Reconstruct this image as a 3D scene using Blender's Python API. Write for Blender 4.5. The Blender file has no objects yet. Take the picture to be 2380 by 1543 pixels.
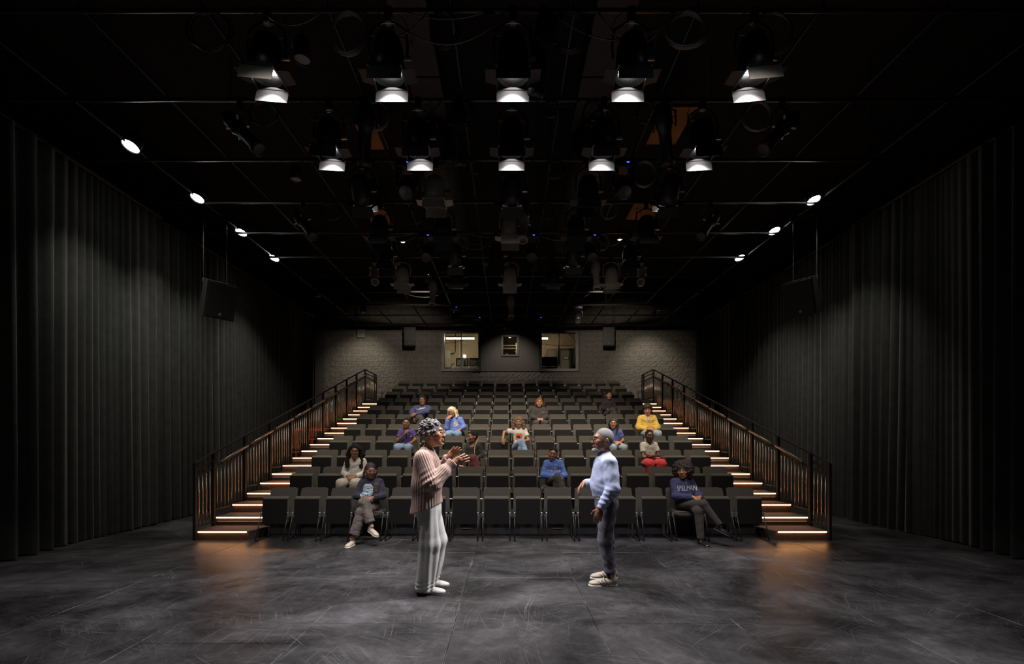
import bpy, math, random
import numpy as np
from mathutils import Vector, Matrix
from mathutils.bvhtree import BVHTree
R = math.radians
PI = math.pi
rnd = random.Random(7)
scene = bpy.context.scene
COL = scene.collection

# ------------------------------------------------------------------ camera, world, exposure
CAM_H = 1.57
cam_d = bpy.data.cameras.new('camera')
cam = bpy.data.objects.new('camera', cam_d)
COL.objects.link(cam)
cam.location = (0, 0, CAM_H)
cam.rotation_euler = (R(90), 0, 0)
cam_d.sensor_width = 36
cam_d.lens = 36 * 1060 / 2380
cam_d.shift_x = (1190 - 1178) / 2380
cam_d.shift_y = (1022 - 771.5) / 2380
cam_d.clip_start = 0.05
cam_d.clip_end = 100
scene.camera = cam
w = bpy.data.worlds.new('world')
scene.world = w
w.use_nodes = True
w.node_tree.nodes['Background'].inputs[0].default_value = (0.5, 0.5, 0.6, 1)
w.node_tree.nodes['Background'].inputs[1].default_value = 0.0
scene.view_settings.view_transform = 'Standard'
scene.view_settings.look = 'None'
scene.view_settings.exposure = 0.0
scene.view_settings.gamma = 1.0
scene.view_settings.use_curve_mapping = False
scene.cycles.max_bounces = 6
scene.cycles.sample_clamp_indirect = 3.0

# light levels (watts) used by the lamp builders below
W_STAGE = 280.0
W_SIDE = 165.0
W_HOUSE = 520.0
W_WALL = 490.0
W_GRAZE = 170.0
W_SEAT = 500.0
W_FRONT = 300.0
W_KEY = 1700.0
LED_EMIT = 17.0
C_STAGE = (1.0, 0.93, 0.95)
C_SIDE = (1.0, 0.97, 0.9)
C_HOUSE = (1.0, 0.86, 0.68)
C_SEAT = (1.0, 0.87, 0.72)
C_KEY = (0.95, 0.94, 1.0)

# ------------------------------------------------------------------ materials
MATS = {}
def mat(name, col, rough=0.6, metal=0.0, var=0.15, scale=20.0, bump=0.0, bscale=80.0, emit=None, estr=0.0, sheen=0.0, spec=0.5, coat=0.0, detail=4.0):
    if name in MATS:
        return MATS[name]
    m = bpy.data.materials.new(name)
    m.use_nodes = True
    nt = m.node_tree
    b = nt.nodes['Principled BSDF']
    b.inputs['Roughness'].default_value = rough
    b.inputs['Metallic'].default_value = metal
    b.inputs['Specular IOR Level'].default_value = spec
    b.inputs['Sheen Weight'].default_value = sheen
    b.inputs['Coat Weight'].default_value = coat
    tc = nt.nodes.new('ShaderNodeTexCoord')
    nz = nt.nodes.new('ShaderNodeTexNoise')
    nz.inputs['Scale'].default_value = scale
    nz.inputs['Detail'].default_value = detail
    nt.links.new(tc.outputs['Object'], nz.inputs['Vector'])
    cr = nt.nodes.new('ShaderNodeValToRGB')
    cr.color_ramp.elements[0].position = 0.3
    cr.color_ramp.elements[1].position = 0.7
    cr.color_ramp.elements[0].color = (*[c * (1 - var) for c in col], 1)
    cr.color_ramp.elements[1].color = (*[min(1, c * (1 + var)) for c in col], 1)
    nt.links.new(nz.outputs['Fac'], cr.inputs['Fac'])
    nt.links.new(cr.outputs['Color'], b.inputs['Base Color'])
    if bump > 0:
        n2 = nt.nodes.new('ShaderNodeTexNoise')
        n2.inputs['Scale'].default_value = bscale
        n2.inputs['Detail'].default_value = 3
        nt.links.new(tc.outputs['Object'], n2.inputs['Vector'])
        bp = nt.nodes.new('ShaderNodeBump')
        bp.inputs['Strength'].default_value = bump
        bp.inputs['Distance'].default_value = 0.02
        nt.links.new(n2.outputs['Fac'], bp.inputs['Height'])
        nt.links.new(bp.outputs['Normal'], b.inputs['Normal'])
    if emit:
        b.inputs['Emission Color'].default_value = (*emit, 1)
        b.inputs['Emission Strength'].default_value = estr
    MATS[name] = m
    return m

def srgb(r, g, b):
    f = lambda v: (v / 255 / 12.92) if v / 255 <= 0.04045 else ((v / 255 + 0.055) / 1.055) ** 2.4
    return (f(r), f(g), f(b))

M_FABRIC = mat('seat_fabric', (0.056, 0.050, 0.039), 0.9, var=0.25, scale=300, bump=0.25, bscale=500, sheen=0.1)
M_SHELL = mat('seat_shell_black', (0.0075, 0.0072, 0.0072), 0.75, var=0.2, scale=60, bump=0.1, bscale=300, spec=0.2)
M_BLACK = mat('black_metal', (0.012, 0.012, 0.013), 0.45, metal=0.0, var=0.2, scale=40)
M_RAIL = mat('black_rail_metal', (0.013, 0.012, 0.0115), 0.6, var=0.2, scale=40, spec=0.2)
M_BALUSTER = mat('baluster_metal', (0.42, 0.34, 0.28), 0.30, metal=0.85, var=0.15, scale=40)
M_STEEL = mat('satin_steel', (0.55, 0.53, 0.5), 0.35, metal=0.9, var=0.1, scale=30)
M_GREYMET = mat('grey_painted_metal', (0.42, 0.41, 0.38), 0.45, var=0.12, scale=30)
M_LAMPBLK = mat('lamp_black', (0.012, 0.012, 0.013), 0.4, var=0.2, scale=30)
M_FLAP = mat('barn_door_black', (0.045, 0.044, 0.045), 0.6, var=0.15, scale=25)
M_PIPE = mat('pipe_grey', (0.085, 0.083, 0.085), 0.35, metal=0.6, var=0.2, scale=15)
M_CURTAIN = mat('curtain_velour', (0.030, 0.031, 0.027), 0.95, var=0.25, scale=6, bump=0.15, bscale=60, sheen=0.15)
M_BLOCK = mat('split_face_block', (0.10, 0.094, 0.085), 0.9, var=0.25, scale=9, bump=1.0, bscale=17)
M_PLASTER = mat('grey_plaster', (0.058, 0.054, 0.055), 0.8, var=0.1, scale=8)
M_DARKWALL = mat('dark_wall_paint', (0.011, 0.011, 0.012), 0.9, var=0.2, scale=5)
M_PLATFORM = mat('platform_black', (0.012, 0.012, 0.012), 0.7, var=0.2, scale=12)
M_FASCIA = mat('fascia_charcoal', (0.034, 0.034, 0.039), 0.5, var=0.15, scale=12)
M_CARPET = mat('tread_carpet', (0.10, 0.066, 0.045), 0.95, var=0.35, scale=220, bump=0.5, bscale=260)
M_RISER = mat('riser_dark', (0.05, 0.034, 0.026), 0.6, var=0.2, scale=20)
M_LED = mat('led_strip_warm', (0.9, 0.8, 0.7), 0.5, emit=(1.0, 0.43, 0.16), estr=LED_EMIT)
M_LENS_ON = mat('lit_lens', (0.9, 0.9, 0.9), 0.3, emit=(1.0, 0.95, 0.93), estr=14)
M_LENS_HOUSE = mat('lit_house_lens', (0.9, 0.9, 0.9), 0.3, emit=(1.0, 0.98, 0.95), estr=30)
M_LENS_WARM = mat('warm_lit_lens', (0.9, 0.9, 0.9), 0.3, emit=(1.0, 0.82, 0.55), estr=3)
M_LENS_OFF = mat('unlit_lens', (0.05, 0.05, 0.055), 0.2, var=0.1)
M_DISC = mat('unlit_disc', (0.35, 0.34, 0.33), 0.3, var=0.1)
M_SPEAKER = mat('speaker_black', (0.022, 0.022, 0.0225), 0.6, var=0.2, scale=40, bump=0.1, bscale=300)
M_GRILLE = mat('speaker_grille', (0.02, 0.02, 0.0205), 0.5, var=0.2, scale=200)
M_CABLE = mat('cable_rubber', (0.02, 0.02, 0.021), 0.35, var=0.2)
M_CABLEGREY = mat('cable_grey', (0.22, 0.21, 0.2), 0.4, var=0.2)
M_CEILPAN = mat('ceiling_panel_grey', (0.09, 0.085, 0.09), 0.85, var=0.1, scale=6)
M_DUCT = mat('duct_dark', (0.05, 0.048, 0.05), 0.5, metal=0.3, var=0.15, scale=6)
M_PLY = mat('plywood', (0.42, 0.19, 0.07), 0.7, var=0.3, scale=3)
M_RED = mat('red_enamel', (0.45, 0.025, 0.015), 0.4, var=0.15, scale=10)
M_BLUELED = mat('blue_indicator', (0.1, 0.1, 0.9), 0.4, emit=(0.08, 0.1, 1.0), estr=2.0)
M_BEIGE = mat('booth_wall_beige', (0.42, 0.36, 0.26), 0.8, var=0.08, scale=6)
M_WHITE = mat('white_laminate', (0.62, 0.58, 0.48), 0.5, var=0.05)
M_PANELBOX = mat('electrical_box', (0.52, 0.53, 0.45), 0.5, var=0.06)
M_WOOD = mat('shelf_wood', (0.45, 0.27, 0.12), 0.5, var=0.2, scale=12)
M_DOOR = mat('booth_door_brown', (0.13, 0.11, 0.085), 0.5, var=0.08)
M_TUBE = mat('fluorescent_tube', (0.9, 0.9, 0.9), 0.4, emit=(1.0, 0.84, 0.58), estr=34)
M_PINK = mat('red_cable', (0.5, 0.08, 0.07), 0.5)
M_PAPER = mat('white_paper', (0.7, 0.68, 0.62), 0.8)

def glass_mat():
    m = bpy.data.materials.new('window_glass')
    m.use_nodes = True
    nt = m.node_tree
    out = nt.nodes['Material Output']
    nt.nodes.remove(nt.nodes['Principled BSDF'])
    tr = nt.nodes.new('ShaderNodeBsdfTransparent')
    gl = nt.nodes.new('ShaderNodeBsdfGlossy')
    gl.inputs['Roughness'].default_value = 0.05
    tr.inputs['Color'].default_value = (0.93, 0.94, 0.93, 1)
    fr = nt.nodes.new('ShaderNodeFresnel')
    fr.inputs['IOR'].default_value = 1.12
    mx = nt.nodes.new('ShaderNodeMixShader')
    nt.links.new(fr.outputs[0], mx.inputs[0])
    nt.links.new(tr.outputs[0], mx.inputs[1])
    nt.links.new(gl.outputs[0], mx.inputs[2])
    nt.links.new(mx.outputs[0], out.inputs['Surface'])
    return m
M_GLASS = glass_mat()

def floor_mat():
    m = bpy.data.materials.new('scuffed_black_floor')
    m.use_nodes = True
    nt = m.node_tree
    N, L = nt.nodes, nt.links
    b = N['Principled BSDF']
    geo = N.new('ShaderNodeNewGeometry')
    def noise(scale, detail=4, rough=0.6, vec=None, dist=0.0):
        n = N.new('ShaderNodeTexNoise')
        n.inputs['Scale'].default_value = scale
        n.inputs['Detail'].default_value = detail
        n.inputs['Roughness'].default_value = rough
        n.inputs['Distortion'].default_value = dist
        L.new(vec or geo.outputs['Position'], n.inputs['Vector'])
        return n.outputs['Fac']
    def ramp(fac, stops):
        r = N.new('ShaderNodeValToRGB')
        els = r.color_ramp.elements
        els[0].position, els[0].color = stops[0][0], (*[stops[0][1]] * 3, 1)
        els[1].position, els[1].color = stops[-1][0], (*[stops[-1][1]] * 3, 1)
        for p, v in stops[1:-1]:
            e = els.new(p)
            e.color = (v, v, v, 1)
        L.new(fac, r.inputs['Fac'])
        return r.outputs['Color']
    def mth(op, a, c):
        n = N.new('ShaderNodeMath')
        n.operation = op
        for i, v in enumerate((a, c)):
            if isinstance(v, (int, float)):
                n.inputs[i].default_value = v
            else:
                L.new(v, n.inputs[i])
        return n.outputs[0]
    # cloudy wear: streaky, stretched across the stage
    mp = N.new('ShaderNodeMapping')
    mp.inputs['Scale'].default_value = (0.6, 0.8, 1)
    mp.inputs['Rotation'].default_value = (0, 0, R(14))
    L.new(geo.outputs['Position'], mp.inputs['Vector'])
    cloud = ramp(noise(1.1, 9, 0.68, mp.outputs[0], 0.5), [(0.40, 0.0), (0.53, 0.32), (0.72, 1.0)])
    fine = ramp(noise(11, 6, 0.7, None, 0.4), [(0.38, 0.0), (0.7, 1.0)])
    # thin scuffs and scratches in several directions: stretched noise, cut high and masked
    scr = None
    for k_, (rot_, sx_, sy_, lo_, st_, wp_) in enumerate(((8, 110, 0.8, 0.71, 1.0, 0.5), (52, 130, 1.1, 0.70, 0.8, 0.9), (97, 120, 0.7, 0.70, 0.9, 0.4), (138, 150, 1.5, 0.69, 0.8, 1.0), (172, 170, 1.2, 0.69, 0.8, 0.6), (30, 210, 2.2, 0.68, 0.6, 1.2), (115, 190, 1.8, 0.68, 0.7, 0.8))):
        nzv = N.new('ShaderNodeTexNoise')
        nzv.inputs['Scale'].default_value = 0.9
        nzv.inputs['Detail'].default_value = 1
        L.new(geo.outputs['Position'], nzv.inputs['Vector'])
        vm = N.new('ShaderNodeVectorMath')
        vm.operation = 'MULTIPLY_ADD'
        vm.inputs[1].default_value = (wp_ * 0.45, wp_ * 0.45, 0)
        L.new(nzv.outputs['Color'], vm.inputs[0])
        L.new(geo.outputs['Position'], vm.inputs[2])
        r2 = N.new('ShaderNodeMapping')
        r2.inputs['Rotation'].default_value = (0, 0, R(rot_))
        L.new(vm.outputs[0], r2.inputs['Vector'])
        mp2 = N.new('ShaderNodeMapping')
        mp2.inputs['Scale'].default_value = (sx_, sy_, 1)
        mp2.inputs['Location'].default_value = (k_ * 7.3, k_ * 3.1, 0)
        L.new(r2.outputs[0], mp2.inputs['Vector'])
        line = ramp(noise(1.0, 1.5, 0.5, mp2.outputs[0]), [(lo_ - 0.04, 0.0), (lo_ + 0.01, st_)])
        msk = ramp(noise(0.9 + 0.37 * k_, 3, 0.6), [(0.42, 0.0), (0.6, 1.0)])
        s_ = mth('MULTIPLY', line, msk)
        scr = s_ if scr is None else mth('MAXIMUM', scr, s_)
    speck = N.new('ShaderNodeTexVoronoi')
    speck.inputs['Scale'].default_value = 5.0
    L.new(geo.outputs['Position'], speck.inputs['Vector'])
    spk = ramp(speck.outputs['Distance'], [(0.0, 1.0), (0.03, 0.0)])
    wear = mth('ADD', mth('MULTIPLY', cloud, 0.75), mth('MULTIPLY', mth('MULTIPLY', fine, cloud), 0.6))
    tot = mth('ADD', mth('MULTIPLY', wear, 0.078), mth('ADD', mth('MULTIPLY', scr, 0.085), mth('MULTIPLY', spk, 0.2)))
    tot = mth('ADD', tot, 0.010)
    oi = N.new('ShaderNodeObjectInfo')
    tot = mth('MULTIPLY', tot, mth('ADD', 0.82, mth('MULTIPLY', oi.outputs['Random'], 0.36)))
    # worn paint along the sheet edges
    tco = N.new('ShaderNodeTexCoord')
    sep = N.new('ShaderNodeSeparateXYZ')
    L.new(tco.outputs['Object'], sep.inputs[0])
    ex = mth('MINIMUM', sep.outputs[0], mth('SUBTRACT', 1.203, sep.outputs[0]))
    edge = mth('MULTIPLY', mth('LESS_THAN', ex, 0.0065), ramp(noise(1.6, 5, 0.75), [(0.48, 0.0), (0.64, 1.0)]))
    tot = mth('ADD', tot, mth('MULTIPLY', edge, 0.10))
    cc = N.new('ShaderNodeCombineColor')
    L.new(mth('MULTIPLY', tot, 1.0), cc.inputs[0])
    L.new(mth('MULTIPLY', tot, 0.975), cc.inputs[1])
    L.new(tot, cc.inputs[2])
    L.new(cc.outputs[0], b.inputs['Base Color'])
    L.new(mth('ADD', 0.36, mth('MULTIPLY', cloud, 0.2)), b.inputs['Roughness'])
    b.inputs['Specular IOR Level'].default_value = 0.35
    bp = N.new('ShaderNodeBump')
    bp.inputs['Strength'].default_value = 0.15
    bp.inputs['Distance'].default_value = 0.005
    L.new(fine, bp.inputs['Height'])
    L.new(bp.outputs['Normal'], b.inputs['Normal'])
    return m
M_FLOOR = floor_mat()

# ------------------------------------------------------------------ mesh helpers
class MB:
    def __init__(s):
        s.v, s.f = [], []
    def add(s, vs, fs):
        o = len(s.v)
        s.v += [tuple(p) for p in vs]
        s.f += [tuple(i + o for i in q) for q in fs]
        return s
    def box(s, lo, hi, ch=0.0):
        x0, y0, z0 = lo
        x1, y1, z1 = hi
        if ch <= 0:
            vs = [(x, y, z) for x in (x0, x1) for y in (y0, y1) for z in (z0, z1)]
            return s.add(vs, [(0, 1, 3, 2), (4, 6, 7, 5), (0, 4, 5, 1), (2, 3, 7, 6), (0, 2, 6, 4), (1, 5, 7, 3)])
        c = ch
        rings = []
        for z, i in ((z0, c), (z0 + c, 0), (z1 - c, 0), (z1, c)):
            a = [(x0 + i + c * 0, y0 + i), (x1 - i, y0 + i), (x1 - i, y1 - i), (x0 + i, y1 - i)]
            ring = []
            for k in range(4):
                p, q, r_ = Vector(a[k - 1]), Vector(a[k]), Vector(a[(k + 1) % 4])
                ring += [q + (p - q).normalized() * c, q + (r_ - q).normalized() * c]
            rings.append([(p.x, p.y, z) for p in ring])
        return s.rings(rings, True, True)
    def rings(s, rings, cap0=False, cap1=False, closed=True):
        n = len(rings[0])
        vs = [p for r_ in rings for p in r_]
        fs = []
        for i in range(len(rings) - 1):
            for k in range(n if closed else n - 1):
                a, b = i * n + k, i * n + (k + 1) % n
                fs.append((a, b, b + n, a + n))
        if cap0:
            fs.append(tuple(reversed(range(n))))
        if cap1:
            fs.append(tuple(range((len(rings) - 1) * n, len(rings) * n)))
        return s.add(vs, fs)
    def tube(s, pts, r, n=6, caps=True):
        pts = [Vector(p) for p in pts]
        rr = r if isinstance(r, (list, tuple)) else [r] * len(pts)
        rings = []
        up = None
        for i, p in enumerate(pts):
            d = (pts[min(i + 1, len(pts) - 1)] - pts[max(i - 1, 0)])
            d = d.normalized() if d.length > 1e-9 else Vector((0, 0, 1))
            if up is None:
                up = Vector((0, 0, 1)) if abs(d.z) < 0.9 else Vector((1, 0, 0))
            a = d.cross(up)
            if a.length < 1e-6:
                a = d.orthogonal()
            a.normalize()
            b = a.cross(d).normalized()
            up = b
            rings.append([tuple(p + (a * math.cos(t) + b * math.sin(t)) * rr[i]) for t in [2 * PI * k / n + PI / n for k in range(n)]])
        return s.rings(rings, caps, caps)
    def bar(s, a, b, wx, wz):
        """square bar from a to b"""
        a, b = Vector(a), Vector(b)
        d = (b - a).normalized()
        u = Vector((1, 0, 0)) if abs(d.x) < 0.9 else Vector((0, 1, 0))
        v = d.cross(u).normalized()
        u = v.cross(d).normalized()
        r_ = lambda p: [tuple(p + u * sx * wx / 2 + v * sz * wz / 2) for sx, sz in ((-1, -1), (1, -1), (1, 1), (-1, 1))]
        return s.rings([r_(a), r_(b)], True, True)
    def lathe(s, prof, n=16, cap0=False, cap1=False):
        rings = [[(r_ * math.cos(2 * PI * k / n), r_ * math.sin(2 * PI * k / n), z) for k in range(n)] for r_, z in prof]
        return s.rings(rings, cap0, cap1)
    def prism(s, poly, z0, z1):
        return s.rings([[(x, y, z0) for x, y in poly], [(x, y, z1) for x, y in poly]], True, True)
    def xform(s, M):
        s.v = [tuple(M @ Vector(p)) for p in s.v]
        return s
    def mesh(s, name, material, smooth=False):
        me = bpy.data.meshes.new(name)
        me.from_pydata(s.v, [], s.f)
        if smooth:
            me.shade_smooth()
        me.materials.append(material)
        me.update()
        return me
    def build(s, name, material, parent=None, smooth=False):
        return link(name, s.mesh(name, material, smooth), parent)

def link(name, me, parent=None, loc=None):
    o = bpy.data.objects.new(name, me)
    COL.objects.link(o)
    if parent is not None:
        o.parent = parent
    if loc is not None:
        o.location = loc
    return o

def tag(o, label=None, cat=None, group=None, kind=None):
    if label: o['label'] = label
    if cat: o['category'] = cat
    if group: o['group'] = group
    if kind: o['kind'] = kind
    return o

def thing(name, label, cat, loc=(0, 0, 0), rotz=0.0, group=None):
    o = link(name, None, None, loc)
    o.rotation_euler = (0, 0, rotz)
    return tag(o, label, cat, group)

def copy_tree(o, parent=None):
    c = o.copy()
    COL.objects.link(c)
    c.parent = parent
    for ch in o.children:
        copy_tree(ch, c)
    return c

def struct(name, mb, m, parent=None, smooth=False):
    o = mb.build(name, m, parent, smooth)
    if parent is None:
        o['kind'] = 'structure'
    return o

def wall_mesh(name, xs, zs, holes, y0, y1, m):
    """slab in the XZ plane with rectangular holes, one connected mesh"""
    inside = lambda i, k: any(h[0] <= (xs[i] + xs[i + 1]) / 2 <= h[1] and h[2] <= (zs[k] + zs[k + 1]) / 2 <= h[3] for h in holes)
    mb = MB()
    nx, nz = len(xs), len(zs)
    vid = lambda i, k, s_: (s_ * nx + i) * nz + k
    vs = [(x, y, z) for y in (y0, y1) for x in xs for z in zs]
    fs = []
    solid = {(i, k) for i in range(nx - 1) for k in range(nz - 1) if not inside(i, k)}
    for i, k in solid:
        fs.append((vid(i, k, 0), vid(i + 1, k, 0), vid(i + 1, k + 1, 0), vid(i, k + 1, 0)))
        fs.append((vid(i, k, 1), vid(i, k + 1, 1), vid(i + 1, k + 1, 1), vid(i + 1, k, 1)))
        for di, dk, a, b in ((-1, 0, (0, 1), (0, 0)), (1, 0, (1, 0), (1, 1)), (0, -1, (0, 0), (1, 0)), (0, 1, (1, 1), (0, 1))):
            if (i + di, k + dk) not in solid:
                p, q = (i + a[0], k + a[1]), (i + b[0], k + b[1])
                fs.append((vid(*p, 0), vid(*p, 1), vid(*q, 1), vid(*q, 0)))
    mb.add(vs, fs)
    return mb

ORD = ['first', 'second', 'third', 'fourth', 'fifth', 'sixth', 'seventh', 'eighth', 'ninth', 'tenth']
XC = 0.085           # centre line of the seating
ROW_Y0, ROW_P, ROW_RISE, NROW, NSEAT, PITCH = 7.52, 0.90, 0.293, 11, 16, 0.50
GRID_Z = 5.77
PIPE_Y = [2.03, 3.25, 4.465, 5.64, 6.85, 8.07, 9.25, 10.48, 11.70, 12.95, 14.2, 15.4, 16.6]
# ------------------------------------------------------------------ floor, walls, ceiling
YW = 17.40
fl = MB().box((-7.9, -3.0, -0.12), (7.9, 21, -0.012)).build('floor', mat('subfloor_dark', (0.008, 0.008, 0.008), 0.9))
fl['kind'] = 'structure'
sheet_cache = {}
X_SEAM = [-0.447 + 1.203 * k for k in range(-6, 8)]
for ci in range(len(X_SEAM) - 1):
    x0, x1 = X_SEAM[ci], X_SEAM[ci + 1]
    off = {4: 3.52 - 2.44, 5: 3.90 - 2.44, 6: 2.75 - 2.44, 7: 3.90 - 2.44, 8: 3.1 - 2.44}.get(ci, 1.0 + (ci * 0.77) % 2.0)
    y = off - 2.44
    while y < 8.0:
        key = 'sheet'
        if key not in sheet_cache:
            mb = MB()
            g = 0.0022
            mb.box((g, g, -0.012), (1.203 - g, 2.44 - g, 0.0), 0.0018)
            sheet_cache[key] = mb.mesh('floor_sheet', M_FLOOR)
        o = link('floor_sheet', sheet_cache[key], fl, (x0, y, 0.0))
        y += 2.44

wl = struct('wall_left', MB().box((-7.9, -3, 0), (-7.7, 21, 7.4)), M_DARKWALL)
wr = struct('wall_right', MB().box((7.7, -3, 0), (7.9, 21, 7.4)), M_DARKWALL)
struct('wall_front', MB().box((-7.7, -3.2, 0), (7.7, -3, 7.4)), M_DARKWALL)
cl = struct('ceiling', MB().box((-7.9, -3, 7.4), (7.9, 21, 7.6)), M_DARKWALL)
# back wall with booth windows
WIN = {'l': (-2.48, -0.985, 4.18, 5.71), 'm': (-0.215, 0.46, 4.74, 5.545), 'r': (1.235, 2.72, 4.18, 5.71)}
holes = list(WIN.values())
xs = sorted({-7.7, 7.7, -4, 4.2, *[h[0] for h in holes], *[h[1] for h in holes]})
zs = sorted({0, 7.4, 2, *[h[2] for h in holes], *[h[3] for h in holes]})
wb = struct('wall_back', wall_mesh('wall_back', xs, zs, holes, YW, YW + 0.2, None), M_PLASTER)
# split-face blocks: each one a part of the wall
BL, BH = 0.406, 0.2032
nr = np.random.RandomState(3)
variants = []
def block_mesh(w_, seed):
    rs = np.random.RandomState(seed)
    nx, nz = (5, 3) if w_ > 0.3 else (3, 3)
    mb = MB()
    vs, fs = [], []
    g = 0.004
    for k in range(nz + 1):
        for i in range(nx + 1):
            edge = i in (0, nx) or k in (0, nz)
            d = -0.004 - 0.016 * rs.rand() if edge else -0.006 - 0.028 * rs.rand()
            vs.append((g + (w_ - 2 * g) * i / nx + (0 if edge else rs.uniform(-.02, .02)), d, g + (BH - 2 * g) * k / nz + (0 if edge else rs.uniform(-.015, .015))))
    for k in range(nz):
        for i in range(nx):
            a = k * (nx + 1) + i
            fs.append((a, a + 1, a + nx + 2, a + nx + 1))
    n0 = len(vs)
    rim = [i for i in range(nx + 1)] + [k * (nx + 1) + nx for k in range(1, nz + 1)] + [nz * (nx + 1) + i for i in range(nx - 1, -1, -1)] + [k * (nx + 1) for k in range(nz - 1, 0, -1)]
    for r_ in rim:
        vs.append((vs[r_][0], 0.0, vs[r_][2]))
    m_ = len(rim)
    for j in range(m_):
        a, b = rim[j], rim[(j + 1) % m_]
        fs.append((b, a, n0 + j, n0 + (j + 1) % m_))
    mb.add(vs, fs)
    me = mb.mesh('block', M_BLOCK)
    return me
full = [block_mesh(BL, s_) for s_ in range(8)]
half = [block_mesh(BL / 2, 50 + s_) for s_ in range(4)]
PANEL = (-0.985, 1.235)
cands = []
for c in range(0, 19):
    z = 2.93 + c * BH
    x = -6.95 - (BL / 2 if c % 2 else 0)
    while x < 7.25:
        w_ = BL
        mid = x + w_ / 2
        segs = [(x, BL)]
        def blocked(a, b):
            for h in (WIN['l'], WIN['r']):
                if a < h[1] - 0.01 and b > h[0] + 0.01 and z < h[3] + .02 and z + BH > h[2] + 0.05:
                    return True
            if a < PANEL[1] - .01 and b > PANEL[0] + .01 and z + BH > 4.24:
                return True
            return False
        if blocked(x, x + BL):
            segs = [(a, BL / 2) for a in (x, x + BL / 2) if not blocked(a, a + BL / 2)]
        for a, wd in segs:
            hidden = -4.2 < a < 4.0 and z + BH < 3.3
            if not hidden:
                cands.append((a, z, wd))
        x += BL
cands.sort(key=lambda q: (abs(q[1] + 0.1 - 4.7) > 1.15, abs(q[0]) > 6.8, abs(q[1] - 4.6)))
for a, z, wd in cands[:300]:
    me = full[nr.randint(8)] if wd > 0.3 else half[nr.randint(4)]
    link('block', me, wb, (a, YW, z))
rest = MB()
for a, z, wd in cands[300:]:
    me = full[nr.randint(8)] if wd > 0.3 else half[nr.randint(4)]
    rest.add([(v.co.x + a, v.co.y + YW, v.co.z + z) for v in me.vertices], [tuple(p.vertices) for p in me.polygons])
ro = rest.build('block_courses', M_BLOCK, wb)
ro['kind'] = 'stuff'
# smooth pilaster strip at the left end, smooth panel between the booth windows
MB().box((-7.3, YW - 0.06, 0), (-6.96, YW, 7.3), 0.004).build('pilaster', M_PLASTER, wb)
MB().add(*(lambda m_: (m_.v, m_.f))(wall_mesh('p', [PANEL[0], WIN['m'][0], WIN['m'][1], PANEL[1]], [4.18, WIN['m'][2], WIN['m'][3], 6.4], [WIN['m']], YW - 0.035, YW - 0.001, None))).build('plaster_panel', M_PLASTER, wb)

def window(n, h, mullion):
    x0, x1, z0, z1 = h
    t = link('window_%d' % n, None)
    t['kind'] = 'structure'
    y0, y1 = YW - 0.075, YW + 0.12
    fw = 0.10 if mullion else 0.075
    fm = mat('window_frame_black', (0.016, 0.0155, 0.015), 0.45, var=0.1)
    mb = wall_mesh('f', [x0, x0 + fw, x1 - fw, x1], [z0, z0 + fw * 0.95, z1 - fw * 0.7, z1], [(x0 + fw, x1 - fw, z0 + fw * 0.95, z1 - fw * 0.7)], y0, y1, None)
    mb.build('window_frame', fm, t)
    xm = (x0 + x1) / 2
    if mullion:
        MB().box((xm - 0.022, y0 + 0.01, z0 + fw * 0.9), (xm + 0.022, y0 + 0.06, z1 - fw * 0.65), 0.003).build('mullion', fm, t)
        for a, b in ((x0 + fw * .9, xm - 0.015), (xm + 0.015, x1 - fw * .9)):
            MB().box((a, y0 + 0.03, z0 + fw * .85), (b, y0 + 0.038, z1 - fw * .6)).build('pane', M_GLASS, t)
        for sx in (x0 + fw * .5, x1 - fw * .5):
            for zz in (z0 + 0.38, z0 + 0.48):
                MB().lathe([(0.010, 0), (0.006, 0.006)], 8, True, True).xform(Matrix.Translation((sx, y0, zz)) @ Matrix.Rotation(R(90), 4, 'X')).build('bolt', M_STEEL, t)
    else:
        MB().box((x0 + fw * .9, y0 + 0.03, z0 + fw * .8), (x1 - fw * .9, y0 + 0.038, z1 - fw * .6)).build('pane', M_GLASS, t)
    return t
window(1, WIN['l'], True)
window(2, WIN['m'], False)
window(3, WIN['r'], True)

# ------------------------------------------------------------------ control booth behind the windows
bo = struct('wall_booth', MB().box((-3.9, 20.1, 3.3), (4.0, 20.25, 6.9)), M_BEIGE)
struct('wall_booth_left', MB().box((-4.0, YW + 0.21, 3.3), (-3.9, 20.1, 6.9)), M_BEIGE)
struct('wall_booth_right', MB().box((4.0, YW + 0.21, 3.3), (4.1, 20.1, 6.9)), M_BEIGE)
struct('ceiling_booth', MB().box((-4.0, YW + 0.21, 6.3), (4.1, 20.1, 6.4)), M_BEIGE)
struct('floor_booth', MB().box((-4.0, YW + 0.21, 3.3), (4.1, 20.1, 3.45)), M_DARKWALL)
def tube_light(x0, x1, z, label):
    t = thing('tube_light', label, 'tube light', ((x0 + x1) / 2, 18.6, z), group='booth ceiling lights')
    l_ = (x1 - x0) / 2
    MB().box((-l_, -0.05, 0.03), (l_, 0.05, 0.09), 0.01).build('light_housing', M_WHITE, t)
    MB().tube([(-l_ + 0.01, 0, 0), (l_ - 0.01, 0, 0)], 0.034, 10).build('tube', M_TUBE, t)
    for sx in (-l_ * 0.7, l_ * 0.7):
        MB().tube([(sx, 0, 0.085), (sx, 0, 6.3 - z)], 0.008).build('hanger', M_GREYMET, t)
tube_light(-2.48, -1.32, 5.70, 'glowing tube light inside the left booth window')
tube_light(0.45, 1.68, 5.70, 'glowing tube light partly behind the right booth window')
e = MB().box((-2.86, 19.9, 4.72), (-2.47, 20.1, 5.45), 0.01)
t = thing('electrical_cabinet', 'tall pale electrical cabinet inside the left booth window', 'cabinet')
e.build('cabinet_body', M_PANELBOX, t)
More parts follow.
